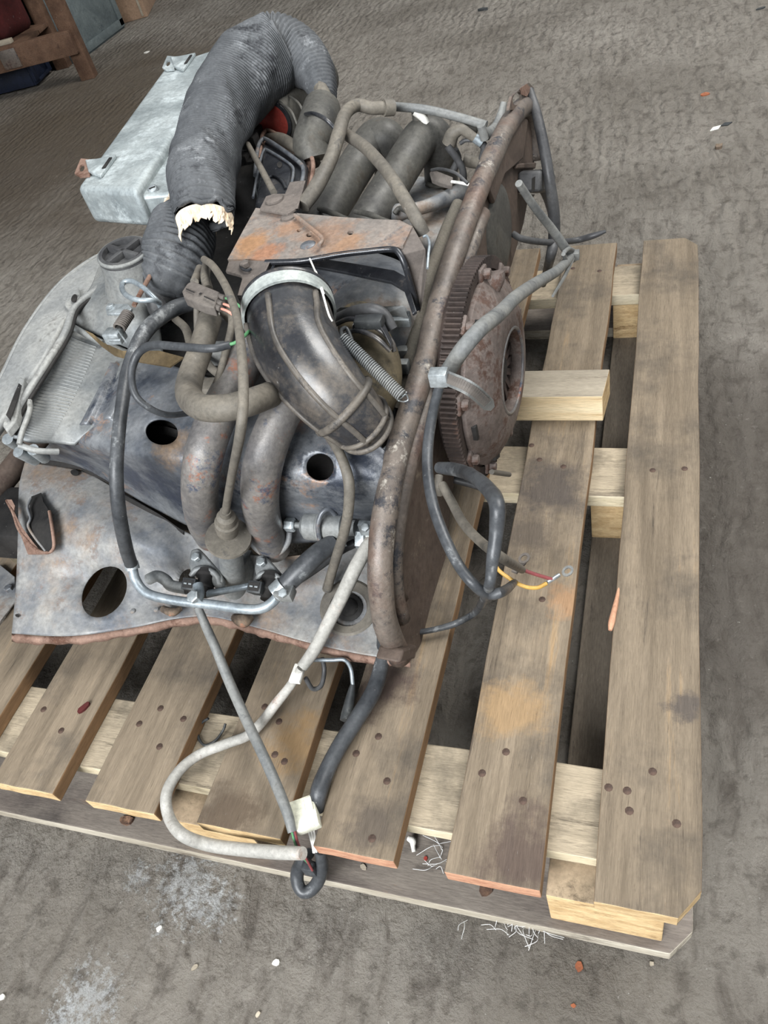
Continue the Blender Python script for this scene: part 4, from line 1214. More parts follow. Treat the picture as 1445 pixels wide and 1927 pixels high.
for (px, py) in ((325, 1148), (458, 1164)):
    q = tube('grime_clump', [(px - 18, py - 2, .214), (px, py + 4, .216), (px + 16, py - 4, .214)], [7, 11, 7], M['rustclump'], eng, 10, 6, wob=.7)
tube('drain_tube', [(352, 1112, .20), (356, 1148, .19), (350, 1160, .187)], 16, M['runner2'], eng, 16, 3)
box('flange_edge', at((466, 1072, .235)), .004, .02, .016, M['cast'], eng, .001)
# spark plug lead with cap and seal
tube('plug_lead', [(384, 488, .53), (402, 502, .548), (428, 545, .563), (446, 600, .57), (455, 670, .57), (458, 745, .56), (452, 815, .535), (438, 885, .482), (428, 940, .42), (424, 968, .392)], [8, 8, 8, 8, 8.5, 9, 9, 8, 8, 8], M['hose'], eng, 12, 8)
pa, pb = at((424, 962, .398)), at((440, 1096, .228))
pv = (pb - pa).normalized()
pcap = lathe('plug_cap', pa, pv, [(0, .006), (.008, .0065), (.012, .0105), (.022, .0115), (.024, .0135), (.036, .0135), (.045, .0125)], M['hose'], eng, 24)
k_ = pa.lerp(pb, .32)
lathe('plug_seal', k_, pv, [(0, .0125), (.001, .026), (.004, .027), (.006, .025), (.009, .013)], M['hose'], pcap, 32, 60)
lathe('plug_tube', k_ + pv * .008, pv, [(0, .0145), ((pb - k_).length - .012, .0155), ((pb - k_).length - .01, .0165), ((pb - k_).length + .01, .0165)], M['cast'], pcap, 24)
# round seal near the right corner
sr = at((655, 1142, .212))
srv = Vector((.15, -.35, 1)).normalized()
srg = lathe('plug_seal', sr - srv * .012, srv, [(0, .034), (.004, .036), (.010, .036), (.012, .033), (.011, .024), (.002, .021), (-.006, .020)], M['hose'], eng, 36)
lathe('seal_core', sr - srv * .02, srv, [(0, .017), (.016, .017), (.018, .012), (.020, .011), (.022, .008)], M['dark'], srg, 24)
tube('plug_lead', [(590, 792, .45), (620, 822, .44), (642, 860, .432), (656, 905, .415), (656, 955, .385), (648, 1000, .35), (634, 1045, .305), (622, 1085, .258), (616, 1108, .23)], [9, 9, 9, 10, 10, 10, 10, 10, 11], M['hose'], eng, 12, 8)
# black earth lead with a green core
tube('earth_lead', [(432, 649, .548), (395, 656, .552), (335, 652, .55), (285, 650, .542), (258, 668, .532), (247, 705, .518), (256, 745, .502), (285, 770, .485), (318, 781, .468), (352, 778, .452)], [7, 7.5, 7.5, 8, 8, 7.5, 7, 6.5, 6, 6], M['cable_dark'], eng, 12, 8)
tube('green_core', [(430, 649, .549), (444, 644, .55), (458, 634, .548), (470, 622, .54)], 3.4, M['green'], eng, 8, 5)
# connector block
cbk = plate('connector_block', [(342, 548, .552), (352, 533, .553), (362, 528, .553), (414, 549, .552), (402, 579, .548), (380, 574, .549), (346, 559, .551)], .012, M['conn'], eng, bev=.0015)
plate('block_slot', [(350, 543, .5533), (366, 550, .5533), (366, 552, .5533), (350, 545, .5533)], .0006, M['dark'], cbk, dirv=(0, 0, 1))
plate('block_slot', [(384, 557, .5528), (404, 566, .5525), (404, 568, .5525), (384, 559, .5528)], .0006, M['dark'], cbk, dirv=(0, 0, 1))
lathe('block_hole', at((377, 553, .5528)), (0, 0, 1), [(0, .0018), (.0006, .0017)], M['dark'], cbk, 10)
for (a, m_, z_) in (((412, 557), 'green', .548), ((408, 568), 'pinkwire', .546), ((404, 577), 'pinkwire', .544)):
    tube('wire_sleeve', [(a[0], a[1], z_), (a[0] + 12, a[1] + 4, z_)], 6, M['conn'], cbk, 8, 2)
    tube('coloured_wire', [(a[0] + 10, a[1] + 3, z_), (a[0] + 25, a[1] + 9, z_ - .003), (a[0] + 42, a[1] + 22, z_ - .012)], 2.6, M[m_], cbk, 8, 4)
for P_, r in (([(372, 556, .53), (370, 590, .515), (372, 640, .49), (378, 690, .46)], 6), ([(432, 580, .52), (436, 610, .515), (425, 660, .505), (410, 715, .49), (398, 740, .475)], 7),
              ([(390, 495, .52), (386, 520, .53), (392, 545, .53)], 9), ([(376, 505, .515), (366, 530, .52)], 8), ([(382, 672, .45), (400, 695, .445), (424, 712, .44)], 8),
              ([(408, 572, .52), (425, 595, .51), (440, 610, .49)], 7), ([(330, 600, .44), (350, 620, .44), (360, 660, .43)], 8)):
    tube('loom_cable', P_, r, M['hose'], eng, 10, 6)
box('air_valve', at((398, 735, .452)), .018, .012, .012, M['hose'], eng, .004)
box('alloy_bracket', at((405, 665, .44)), .02, .014, .01, M['cast'], eng, .003)
# white tube falling over the apron edge
wt = tube('white_tube', [(700, 1012, .302), (690, 1030, .302), (668, 1070, .29), (645, 1118, .265), (618, 1172, .232), (592, 1222, .215), (568, 1256, .205)], [12, 13, 13.5, 13.5, 13, 12.5, 11], M['cable_white'], eng, 14, 8)
box('tube_clip', at((560, 1268, .20)), .007, .012, .003, M['litter'], wt, .001)
tail = tube('trailing_tube', [(566, 1258, .204), (548, 1288, .187), (518, 1326, .170), (492, 1360, .160), (466, 1384, .156), (425, 1400, .154), (375, 1420, .150), (338, 1450, .156), (314, 1492, .156), (317, 1535, .143), (342, 1570, 'y', .219), (390, 1589, 'y', .219), (450, 1598, 'y', .220), (520, 1604, 'y', .222), (570, 1606, 'y', .222)],
            [8, 9, 10, 10, 10, 10, 10, 10.5, 11, 11, 11.5, 12, 12, 12, 11], M['cable_white'], eng, 14, 8)
# thin leads below the apron
tube('thin_black_lead', [(575, 1276, .19), (588, 1296, .172), (604, 1290, .168), (610, 1262, .175), (606, 1238, .188)], 4.5, M['hose_dark'], eng, 8, 6)
tl = tube('thin_grey_lead', [(590, 1242, .188), (625, 1242, .19), (648, 1242, .19), (660, 1258, .18), (664, 1290, .165)], 4, M['fuel'], eng, 8, 6)
tube('lead_boot', [(664, 1288, .166), (660, 1310, .158), (654, 1338, .15), (650, 1356, .148)], [5, 9, 11, 11], M['plastic'], tl, 12, 3)
# long grey lead hanging down from the rail
ll = tube('long_grey_lead', [(372, 1142, .272), (388, 1180, .252), (405, 1218, .228), (430, 1280, .203), (462, 1352, .185), (492, 1415, .178), (516, 1468, .172), (540, 1528, .168), (550, 1566, .16)], [8, 9, 9.5, 10, 10, 10, 10, 9.5, 8], M['cable'], eng, 14, 8)
for dx, m_, e in ((0, 'green', (582, 1626)), (5, 'redwire', (588, 1638)), (3, 'hose_dark', (590, 1624))):
    tube('coloured_wire', [(549 + dx, 1562, .16), (556 + dx, 1588, .14), (568 + dx, 1610, .11), (e[0], e[1], .085)], 2.6, M[m_], ll, 8, 5)
# thick black cable beside the rim
tc_ = tube('thick_black_cable', [(735, 900, 'k', -.022), (719, 960, 'k', -.022), (711, 1030, 'k', -.022), (712, 1100, 'k', -.02), (718, 1160, 'k', -.016), (721, 1210, .196), (718, 1250, .18), (703, 1300, .172), (672, 1352, .166), (640, 1402, .163), (615, 1450, .16), (600, 1490, .157), (597, 1525, .14)],
           [8, 9, 9, 10, 11, 13, 15, 16, 16, 15.5, 15.5, 16, 12], M['cable_dark'], eng, 16, 8)
tube('cable_loop', [(603, 1600, .10), (606, 1630, .075), (600, 1655, .055), (586, 1674, .045), (570, 1678, .045), (560, 1662, .05), (560, 1638, .06), (570, 1618, .075), (582, 1606, .09)], [11, 12, 12.5, 12.5, 12, 12.5, 13, 12, 10], M['cable_dark'], tc_, 16, 8)
ivc = at((574, 1534, .15))
iv_x = (at((594, 1527, .15)) - at((556, 1541, .15))).normalized()
iv_y = Vector((0, 0, 1)).cross(iv_x)
iv = box('ivory_connector', ivc, iv_x * .0145, iv_y * .017, .008, M['ivory'], tc_, .0015)
box('connector_latch', ivc + iv_x * .008 + Vector((0, 0, .0085)) + iv_y * .006, iv_x * .004, iv_y * .008, .0015, M['ivory'], tc_, .0005)
for k in range(3):
    tube('white_wire', [(578 + k * 5, 1552, .143), (582 + k * 5, 1568, .135), (588 + k * 3, 1590, .115), (590 + k * 3, 1604, .10)], 2.4, M['white'], tc_, 8, 5)
box('end_plug', at((584, 1634, .075)), .008, .006, .010, M['cable_dark'], tc_, .002)

# --- leads on the clutch side
hn = tube('grey_harness', [(976, 345, 'x', -.184), (1006, 390, 'x', -.172), (1036, 428, 'x', -.158), (1060, 462, 'x', -.144), (1072, 482, 'x', -.138), (1050, 508, 'x', -.138), (1010, 532, 'x', -.143), (970, 560, 'x', -.146), (940, 590, 'x', -.15), (905, 618, 'x', -.156), (872, 655, 'x', -.168), (848, 690, 'x', -.185), (830, 716, 'x', -.2)],
          [8, 9, 10, 11, 11, 11, 11.5, 11.5, 12, 12, 12, 12, 11], M['cable'], eng, 14, 8)
tube('grey_harness', [(830, 716, 'x', -.2), (816, 770, 'x', -.205), (806, 830, 'x', -.205), (805, 890, 'x', -.20), (815, 950, 'x', -.19), (836, 1010, 'x', -.175), (862, 1062, 'x', -.16), (890, 1098, 'x', -.145), (918, 1118, 'x', -.135), (948, 1112, 'x', -.125), (968, 1096, .158)], [10, 10, 10.5, 10.5, 10.5, 10.5, 10, 10, 10, 9.5, 9], M['cable_dark'], eng, 14, 8)
# cable ties round the harness
zt = tube('cable_tie_loop', [(818, 708, 'x', -.192), (828, 703, 'x', -.186), (838, 712, 'x', -.188), (838, 724, 'x', -.192), (828, 728, 'x', -.194), (818, 720, 'x', -.194), (818, 708, 'x', -.192)], 3.5, M['zinc'], eng, 8, 5)
box('tie_head', at((826, 710, 'x', -.180)), .008, .006, .007, M['zinc'], zt, .001)
TA, TBm, TB = at((832, 708, 'x', -.178)), at((885, 732, 'x', -.15)), at((926, 768, 'x', -.142))
ts = cat([TA, TBm, TB], 14)
v, f = [], []
for i, p in enumerate(ts):
    t = (ts[min(i + 1, len(ts) - 1)] - ts[max(0, i - 1)]).normalized()
    s = t.cross((CAM - p).normalized()).normalized() * (.0062 if i < len(ts) - 3 else .0062 - .0012 * (i - len(ts) + 4))
    nn = s.cross(t).normalized() * .0009
    v += [p - s - nn, p + s - nn, p + s + nn, p - s + nn]
for i in range(len(ts) - 1):
    for k in range(4):
        f.append((i * 4 + k, i * 4 + (k + 1) % 4, (i + 1) * 4 + (k + 1) % 4, (i + 1) * 4 + k))
f += [(3, 2, 1, 0), tuple(len(v) - 4 + k for k in range(4))]
mesh('tie_strap', v, f, M['cable'], zt, False)
for i in range(2, len(ts) - 5):
    for hlf in (0, .5):
        p = ts[i].lerp(ts[i + 1], hlf)
        t = (ts[i + 1] - ts[i]).normalized()
        s = t.cross((CAM - p).normalized()).normalized()
        nn = s.cross(t).normalized()
        nn = nn if nn.dot(CAM - p) > 0 else -nn
        box('strap_tooth', p + nn * .0012, s * .004, t * .0006, nn * .0006, M['conn'], zt, 0)
z2 = tube('cable_tie_loop', [(1062, 474, 'x', -.136), (1072, 468, 'x', -.134), (1084, 478, 'x', -.134), (1080, 490, 'x', -.134), (1066, 490, 'x', -.136), (1060, 478, 'x', -.137)], 4, M['cable'], eng, 8, 5)
box('tie_head', at((1080, 480, 'x', -.132)), .008, .007, .006, M['cable'], z2, .001)
tube('tie_strap', [(1078, 486, 'x', -.133), (1062, 520, 'x', -.134), (1040, 557, 'x', -.137)], [4, 3.5, 2.5], M['cable'], z2, 6, 4)
# black leads hanging from the corner tab
tube('black_lead', [(997, 170, 'k', .004), (1010, 215, 'k', .02), (1024, 280, 'k', .035), (1034, 340, 'k', .045), (1042, 400, 'k', .05), (1042, 450, 'k', .05), (1034, 490, 'k', .045), (1022, 535, .155)], [7, 9, 10, 10, 11, 11, 9, 7], M['hose_dark'], eng, 14, 8)
tube('black_lead', [(1004, 330, 'k', .01), (1020, 355, 'k', .012), (1032, 382, 'k', .014), (1042, 420, 'k', .016)], 7, M['hose_dark'], eng, 12, 6)
tube('black_lead', [(965, 440, 'k', .004), (985, 450, 'k', .02), (1030, 456, 'k', .045), (1080, 453, .30), (1115, 444, .305), (1140, 435, .31)], [6, 6, 6, 6, 6, 3], M['hose_dark'], eng, 12, 6)
# leads out of the bulkhead grommet
tube('taped_lead', [(826, 880, 'x', -.225), (858, 884, 'x', -.20), (890, 896, 'x', -.165), (920, 922, 'x', -.14), (935, 950, 'x', -.125), (934, 1000, 'x', -.125), (926, 1060, 'x', -.128), (918, 1110, 'x', -.135), (896, 1150, .175), (860, 1172, .16), (820, 1184, .158), (786, 1190, .158)],
     [11, 13, 12, 13, 12, 12, 10, 8.5, 8, 7.5, 7, 7], M['cable_dark'], eng, 14, 8, wob=.14)
tube('flat_strap_lead', [(850, 902, .22), (890, 912, .21), (930, 926, .195)], 7, M['hose_dark'], eng, 8, 5)
bs_ = tube('brown_lead', [(832, 912, 'x', -.215), (850, 945, 'x', -.20), (872, 985, 'x', -.18), (905, 1020, 'x', -.155), (945, 1050, 'x', -.13), (982, 1072, .20)], 9, M['hose'], eng, 12, 8)
tube('grommet', [(826, 895, 'x', -.235), (824, 915, 'x', -.235), (828, 928, 'x', -.235)], 8, M['hose'], eng, 10, 4)
tube('red_wire', [(980, 1071, .20), (1005, 1080, .19), (1038, 1090, .175)], 3.5, M['redwire'], bs_, 8, 5)
tube('yellow_wire', [(926, 1045, .20), (936, 1070, .195), (958, 1088, .188), (985, 1103, .182), (1010, 1106, .178), (1028, 1098, .175)], 3.8, M['yellow'], bs_, 8, 6)
tube('wire_crimp', [(1030, 1096, .175), (1052, 1082, .172)], 4, M['zinc'], bs_, 8, 2)
for (cx, cy, z_) in ((1068, 1074, .170), (986, 1050, .205)):
    plate('ring_terminal', ell(cx, cy, 12, 9, -35, z_, 18), .0015, M['cable'] if cx > 1000 else M['conn'], bs_, [ell(cx, cy, 7, 5, -35, z_, 12)])
plate('terminal_shank', [(982, 1056, .205), (990, 1058, .205), (972, 1078, .2), (962, 1074, .2)], .003, M['conn'], bs_)

# ------------------------------------------------------------------ air cleaner box
zt_ = .53
top_ = [(143, 353), (253, 358), (330, 272), (428, 92), (418, 84), (340, 96), (322, 110), (235, 232)]
bot = [(182, 404, .45), (275, 411, .45)]
A = [at(p + (zt_,)) for p in ((143, 353), (255, 358))]
Bk = [at((312, 122, zt_)), at((440, 80, zt_))]
ab = bpy.data.meshes.new('air_cleaner_box')
ac = empty('air_cleaner_box', (-.93, 1.35, .44), 'dull aluminium air cleaner box at the far left behind the paper duct', 'air cleaner')
dv = Vector((0, 0, -.062))
o = prism('box_shell', [A[0], A[1], Bk[1], Bk[0]], dv, M['alu'], ac)
bevel(o, .010, 3)
# stepped lower flank towards the engine
S0, S1 = A[1] + Vector((.0, .0, -.012)), Bk[1] + Vector((0, 0, -.012))
o2 = prism('box_flank', [S0 + Vector((-.02, .006, 0)), S0 + Vector((.085, .05, -.02)), S1 + Vector((.10, -.03, -.02)), S1 + Vector((-.02, 0, 0))], Vector((0, 0, -.05)), M['alu'], ac)
bevel(o2, .006, 2)
scw = at((289, 358, .512))
lathe('box_screw', scw, (.25, -.5, .8), [(0, .0085), (.003, .0085), (.006, .006), (.007, .002)], M['zinc'], ac, 18)
box('screw_slot', scw + Vector((.25, -.5, .8)).normalized() * .0071, Vector((.004, .003, 0)), Vector((-.0006, .0008, 0)), .0006, M['dark'], ac, 0)
for (cx, cy, s) in ((190, 312, 1.0), (345, 116, .8)):
    z_ = zt_ + .006
    g = plate('spring_clip', [(cx - 30 * s, cy - 12 * s, z_), (cx - 8 * s, cy - 14 * s, z_), (cx + 10 * s, cy - 18 * s, z_ + .004), (cx + 28 * s, cy - 22 * s, z_), (cx + 18 * s, cy - 8 * s, z_), (cx + 6 * s, cy + 8 * s, z_), (cx - 2 * s, cy + 18 * s, z_), (cx - 10 * s, cy + 14 * s, z_), (cx - 24 * s, cy + 10 * s, z_)], .006, M['alu'], ac, bev=.0015)
    plate('clip_slot', [(cx + 2 * s, cy + 6 * s, z_ + .001), (cx + 16 * s, cy - 14 * s, z_ + .001), (cx + 21 * s, cy - 15 * s, z_ + .001), (cx + 9 * s, cy + 3 * s, z_ + .001)], .0015, M['dark'], g, dirv=(0, 0, 1))
    th_ = ell(cx - 36 * s, cy + 4 * s, 5 * s, 7 * s, 10, z_ - .002, 12)
    t_ = plate('clip_tongue', [(cx - 50 * s, cy + 14 * s, z_ - .002), (cx - 38 * s, cy - 14 * s, z_ - .002), (cx - 18 * s, cy - 12 * s, z_ - .002), (cx - 22 * s, cy + 18 * s, z_ - .002), (cx - 40 * s, cy + 20 * s, z_ - .002)], .003, M['alu'] if s < 1 else M['lip'], g, [th_])
box('dark_label_plate', at((386, 142, zt_ + .001)), .016, .022, .0008, M['plastic'], ac, 0)

# ------------------------------------------------------------------ torn paper duct
def duct(name, P, rpx, parent, flat=.0, seed=0, torn=None):
    Pw = [at(p) for p in P]
    n = 30
    C = cat(Pw, n)
    R = [v_.x for v_ in cat([Vector((r * depth(q) / FPX, 0, 0)) for r, q in zip(rpx, Pw)], n)]
    Ls = [0]
    for i in range(1, len(C)):
        Ls.append(Ls[-1] + (C[i] - C[i - 1]).length)
    n2 = int(Ls[-1] / .0012)
    CC, RR = [], []
    j = 0
    for i in range(n2 + 1):
        s = Ls[-1] * i / n2
        while j < len(Ls) - 2 and Ls[j + 1] < s:
            j += 1
        t = (s - Ls[j]) / max(1e-9, Ls[j + 1] - Ls[j])
        CC.append(C[j].lerp(C[j + 1], t))
        RR.append(R[j] + (R[j + 1] - R[j]) * t)

    def shp(i, a):
        q = CC[i] + Vector((math.cos(a), math.sin(a), 0)) * .09
        cr = .12 * noise.noise(q * 13 + Vector((seed, 0, 0))) + .05 * noise.noise(q * 36) - .10 * max(0, noise.noise(q * 9 + Vector((0, seed, 3)))) 
        pl_ = .042 * math.cos(i * 2 * math.pi / 5.0 + 1.6 * noise.noise(q * 9))
        return 1 + cr + pl_
    v, f = sweep(CC, RR, 40, False, shp)
    if torn:
        for end, amp in torn:
            seg = 40
            base = 0 if end == 0 else len(CC) - 1
            for k in range(seg):
                d = amp * (noise.noise(Vector((k * .35, seed, end))) + .5)
                t = (CC[1] - CC[0]).normalized() if end == 0 else (CC[-1] - CC[-2]).normalized() * -1
                for row in range(14):
                    idx = (base + row if end == 0 else base - row) * seg + k
                    v[idx] = v[idx] + t * d * (1 - row / 14)
    o = mesh(name, v, f, M['duct'], parent)
    m_ = o.modifiers.new('paper', 'SOLIDIFY')
    m_.thickness, m_.offset = .0035, -1
    return o, CC, RR, frames(CC), v


hd = empty('paper_duct', at((400, 300, .5)), 'torn charcoal pleated paper heater duct draped over the engine and air cleaner box', 'duct')
DP = [(386, 418, .533), (383, 388, .546), (380, 350, .552), (380, 315, .554), (394, 262, .562), (428, 192, .575), (468, 138, .585), (510, 106, .588), (552, 104, .582), (585, 124, .568), (604, 158, .548), (612, 190, .53)]
DR = [55, 58, 60, 61, 62, 66, 72, 70, 58, 42, 30, 22]
o, CC, RR, FF, dvv = duct('upper_length', DP, DR, hd, seed=1.0, torn=((0, .02),))
stub = empty('paper_duct_stub', at((325, 490, .46)), 'torn lower stump of charcoal pleated paper duct beside the oil filler cap', 'duct')
SP = [(350, 424, .505), (342, 452, .503), (332, 485, .495), (320, 515, .483), (314, 530, .474)]
o2, CC2, RR2, FF2, dv2 = duct('lower_length', SP, [58, 63, 62, 55, 46], stub, seed=5.0, torn=((0, .016),))
lathe('stub_collar', CC2[-1] - (CC2[-1] - CC2[-5]).normalized() * .004, (CC2[-1] - CC2[-5]), [(0, RR2[-1] * 1.02), (.01, RR2[-1] * .98), (.03, RR2[-1] * .8), (.07, RR2[-1] * .6)], M['hose_dark'], stub, 36)
# frayed paper lining along the tear
rnd = random.Random(4)


def fray(parent, C0, R0, fr, outdir, a0, a1, seed):
    """A crumpled, uneven ribbon of torn lining standing out of the broken end, in a few separate flaps."""
    u, w_ = fr
    n = 46
    cols = []
    for i in range(n + 1):
        a = a0 + (a1 - a0) * i / n
        rad = u * math.cos(a) + w_ * math.sin(a)
        q = Vector((i * .33, seed, 0))
        wd = max(.0, .019 + .024 * noise.noise(q * .8) + .006 * noise.noise(q * 3.3))
        row = []
        for j in range(5):
            t = j / 4
            jit = Vector((noise.noise(q * 4 + Vector((j, 0, 0))), noise.noise(q * 4 + Vector((0, j, 5))), noise.noise(q * 4 + Vector((0, 9, j))))) * .006 * t
            row.append(C0 + rad * R0 * (.97 - .10 * t) + outdir * (wd * t - .004) + jit)
        cols.append((wd, row))
    run = []
    for wd, row in cols + [(0, None)]:
        if wd > .003:
            run.append(row)
            continue
        if len(run) > 2:
            v = [p for r in run for p in r]
            f = [(i * 5 + j, (i + 1) * 5 + j, (i + 1) * 5 + j + 1, i * 5 + j + 1) for i in range(len(run) - 1) for j in range(4)]
            o = mesh('torn_paper_flap', v, f, M['paper'], parent, False)
            m_ = o.modifiers.new('thickness', 'SOLIDIFY')
            m_.thickness = .0012
        run = []


def face_angle(C0, fr, d):
    d = d - (d.dot(fr[0].cross(fr[1]))) * fr[0].cross(fr[1])
    return math.atan2(d.dot(fr[1]), d.dot(fr[0]))


ca_ = face_angle(CC[0], FF[0], CAM - CC[0])
fray(hd, CC[0], RR[0] * .98, FF[0], (CC[0] - CC[4]).normalized(), ca_ - 1.5, ca_ + 1.5, 1.3)
cb_ = face_angle(CC2[0], FF2[0], CAM - CC2[0])
fray(stub, CC2[0], RR2[0], FF2[0], (CC2[0] - CC2[4]).normalized(), cb_ - 1.6, cb_ + 1.6, 4.1)

# ------------------------------------------------------------------ timber rack and boxes at the far left
p0 = at((172, 150, 0.0))
YAW = math.radians(12.9)


def on_rack(dx, dy, z):
    c_, s_ = math.cos(YAW), math.sin(YAW)
    return Vector((p0.x + dx * c_ - dy * s_, p0.y + dx * s_ + dy * c_, z))


rack = empty('timber_rack', p0, 'reddish timber rack with a bottom rail standing in the far left shadow', 'rack')
for (x_, y_) in ((-.02, .04), (-1.9, .04), (-.27, .36), (-1.9, .36)):
    box('post', (p0.x + x_, p0.y + y_, .383), .036, .03, .383, M['rackwood'], rack, .003)
for yy, xo in ((.0, 0), (.40, .13)):
    for zz in (.17, .72):
        box('rail', (p0.x - .96 - xo, p0.y + yy, zz), .96 - xo, .022, .05, M['rackwood'], rack, .003)
for k in range(6):
    box('shading_top_board', (p0.x - .96, p0.y - .30 + .138 * k, .78), 1.04, .064, .012, M['rackwood'], rack, .002)  # boards above the view, added to shade the inside of the rack
for k in range(2):
    box('shelf_board', (p0.x - 1.06, p0.y + .12 + .17 * k, .205), .82, .08, .01, M['rackwood'], rack, .002)
box('dark_shade_panel', (p0.x - 1.09, p0.y + .43, .45), .86, .006, .43, M['plastic'], rack, 0)  # black panel stands in for the unlit depth of the rack
box('steel_plate', (p0.x - .33, p0.y - .025, .17), .045, .003, .04, M['rim'], rack, .001)
rack.rotation_euler = (0, 0, YAW)
off = box('timber_scrap', on_rack(-.42, .055, .226), Vector((.10, .022, .0)), .014, .010, M['timber'], None, .002)
tag(off, 'short pale timber scrap lying on the rack shelf above the rail', 'timber')
rc = box('red_cloth_bundle', on_rack(-.50, .23, .335), .2, .12, .11, M['redcloth'], None, .05, 4)
for v_ in rc.data.vertices:
    v_.co += Vector((0, 0, .05)) * noise.noise(v_.co * 6)
tag(rc, 'dark red cloth bundle heaped on the bottom shelf of the timber rack', 'cloth')
# stacked crates
def crate(name, c, hx, hy, hz, m, label, panel=True):
    c = Vector(c)
    e = empty(name, c - Vector((0, 0, hz)), label, 'crate', 'plastic crates beside and under the rack')
    for sx in (-1, 1):
        box('side_wall', c + Vector((sx * (hx - .006), 0, 0)), .006, hy, hz, M[m], e, .002)
    for sy in (-1, 1):
        box('end_wall', c + Vector((0, sy * (hy - .006), 0)), hx - .012, .006, hz, M[m], e, .002)
    box('bottom', c - Vector((0, 0, hz - .006)), hx - .012, hy - .012, .006, M[m], e, .002)
    for z_ in (-.82, .86):
        box('rim_band', c + Vector((hx + .004, 0, hz * z_)), .006, hy, hz * .12, M[m], e, .002)
    for sy in (-1, 1):
        box('corner_rib', c + Vector((hx + .004, sy * (hy - .02), 0)), .006, .02, hz * .9, M[m], e, .002)
    return e


g0, g1 = at((160, 118, 0.0)), at((217, 57, 0.0))
crate('plastic_crate', ((g0.x + g1.x) / 2 - .15, (g0.y + g1.y) / 2 + .02, .17), .15, (g1.y - g0.y) / 2, .17, 'crate', 'grey plastic crate standing on the floor behind the rack post')
crate('plastic_crate', ((g0.x + g1.x) / 2 - .155, (g0.y + g1.y) / 2 + .02, .52), .145, (g1.y - g0.y) / 2 - .01, .175, 'blue', 'dark blue plastic crate stacked on top of the grey crate')
fc_ = crate('plastic_crate', (p0.x - .6, p0.y + .19, .075), .42, .11, .065, 'blue', 'flat dark blue plastic crate lying on the floor under the rack shelf')
fc_.location = on_rack(-.75, .215, .01)
fc_.rotation_euler = (0, 0, YAW)
k0, k1 = at((217, 49, 0.0)), at((279, 31, 0.0))
kd = (k1 - k0)
kn = Vector((-kd.y, kd.x, 0)).normalized()
cbx = empty('cardboard_box', (k0 + k1) / 2 + kn * .2, 'brown cardboard box with grey print standing on the floor beyond the crates', 'box')
box('carton', (k0 + k1) / 2 + kn * .2 + Vector((0, 0, .21)), kd / 2, kn * .2, .21, M['card'], cbx, .004)
for i, zz in enumerate((.30, .25, .20, .15)):
    box('printed_mark', (k0 + kd * .2) + kn * -.0008 + Vector((0, 0, zz)), kd * .08, kn * .0005, .012, M['ink'], cbx, 0)
box('tape', k0 + kd * .86 + kn * -.0015 + Vector((0, 0, .2)), kd * .03, kn * .0006, .19, M['timber'], cbx, 0)

# splinter standing off the edge of the widest board
b0 = [o_ for o_ in bpy.data.objects if o_.name == 'top_board'][0]
tube('edge_splinter', [(1166, 1098, T1 - .002), (1160, 1130, T1), (1152, 1165, T1 + .002), (1148, 1186, T1)], [1.5, 5, 7, 3], M['end_rosy'], b0, 8, 5, wob=.5)
# ------------------------------------------------------------------ litter on the floor and pallet
def chip(name, px, py, z, w_, h_, th, ang, m, label, cat_, seed, n=9):
    r_ = random.Random(seed)
    c = at((px, py, z))
    ca, sa = math.cos(math.radians(ang)), math.sin(math.radians(ang))
    P = []
    for k in range(n):
        a = 2 * math.pi * k / n
        q = .7 + .45 * r_.random()
        x, y = w_ * q * math.cos(a), h_ * q * math.sin(a)
        P.append(c + Vector((x * ca - y * sa, x * sa + y * ca, th)))
    o = prism(name, P, Vector((0, 0, -th)), M[m], None)
    for v_ in o.data.vertices:
        if v_.co.z > .0005 + z:
            v_.co.z += th * .8 * abs(noise.noise(v_.co * 90))
    return tag(o, label, cat_, {'chip': 'pale chips littering the floor and pallet', 'leaf': 'dry leaves on the floor', 'bark': 'dark crumbs on the pallet'}.get(cat_))


chip('paper_scrap', 276, 99, 0, 0.0174, 0.0124, 0.0025, 10, 'litter', 'white paper scrap on the floor left of the grey box', 'paper', 1)
chip('plastic_stub', 908, 20, 0, 0.0198, 0.0074, 0.0074, -8, 'plastic', 'black plastic stub on the floor at the top of the photo', 'plastic', 2)
chip('plastic_stub', 1432, 17, 0, 0.0186, 0.0050, 0.0037, 30, 'plastic', 'dark sliver on the floor in the top right corner', 'plastic', 3)
chip('dry_leaf', 1326, 178, 0, 0.0149, 0.0099, 0.0025, 15, 'leaf', 'reddish brown leaf on the floor at the upper right', 'leaf', 4)
fe = empty('feather', at((1358, 237, 0.0)), 'black and white feather lying on the floor right of the engine', 'feather')
for nm, a, b_, m_ in (('feather_tip', (1356, 236), (1378, 229), 'plastic'), ('feather_base', (1336, 246), (1357, 235), 'litter')):
    A_, B_ = at(a + (.003,)), at(b_ + (.003,))
    mid = A_.lerp(B_, .5)
    s = Vector((0, 0, 1)).cross(B_ - A_).normalized() * .009
    prism(nm, [A_, mid - s, B_, mid + s], Vector((0, 0, -.002)), M[m_], fe)
chip('dry_leaf', 1089, 1820, 0, 0.0054, 0.0045, 0.0018, 70, 'leaf', 'small rusty leaf on the floor in front of the pallet corner', 'leaf', 6)
chip('dry_leaf', 1079, 1893, 0, 0.0032, 0.0023, 0.0015, 10, 'leaf', 'tiny orange leaf bit at the bottom edge of the photo', 'leaf', 7)
chip('pale_chip', 1226, 1814, 0, 0.0027, 0.0023, 0.0015, 10, 'timber', 'tan chip on the floor below the right pallet corner', 'chip', 8)
chip('pale_chip', 300, 1748, 0, 0.0045, 0.0032, 0.0015, 60, 'litter', 'white crumb on the floor below the white powder', 'chip', 9)
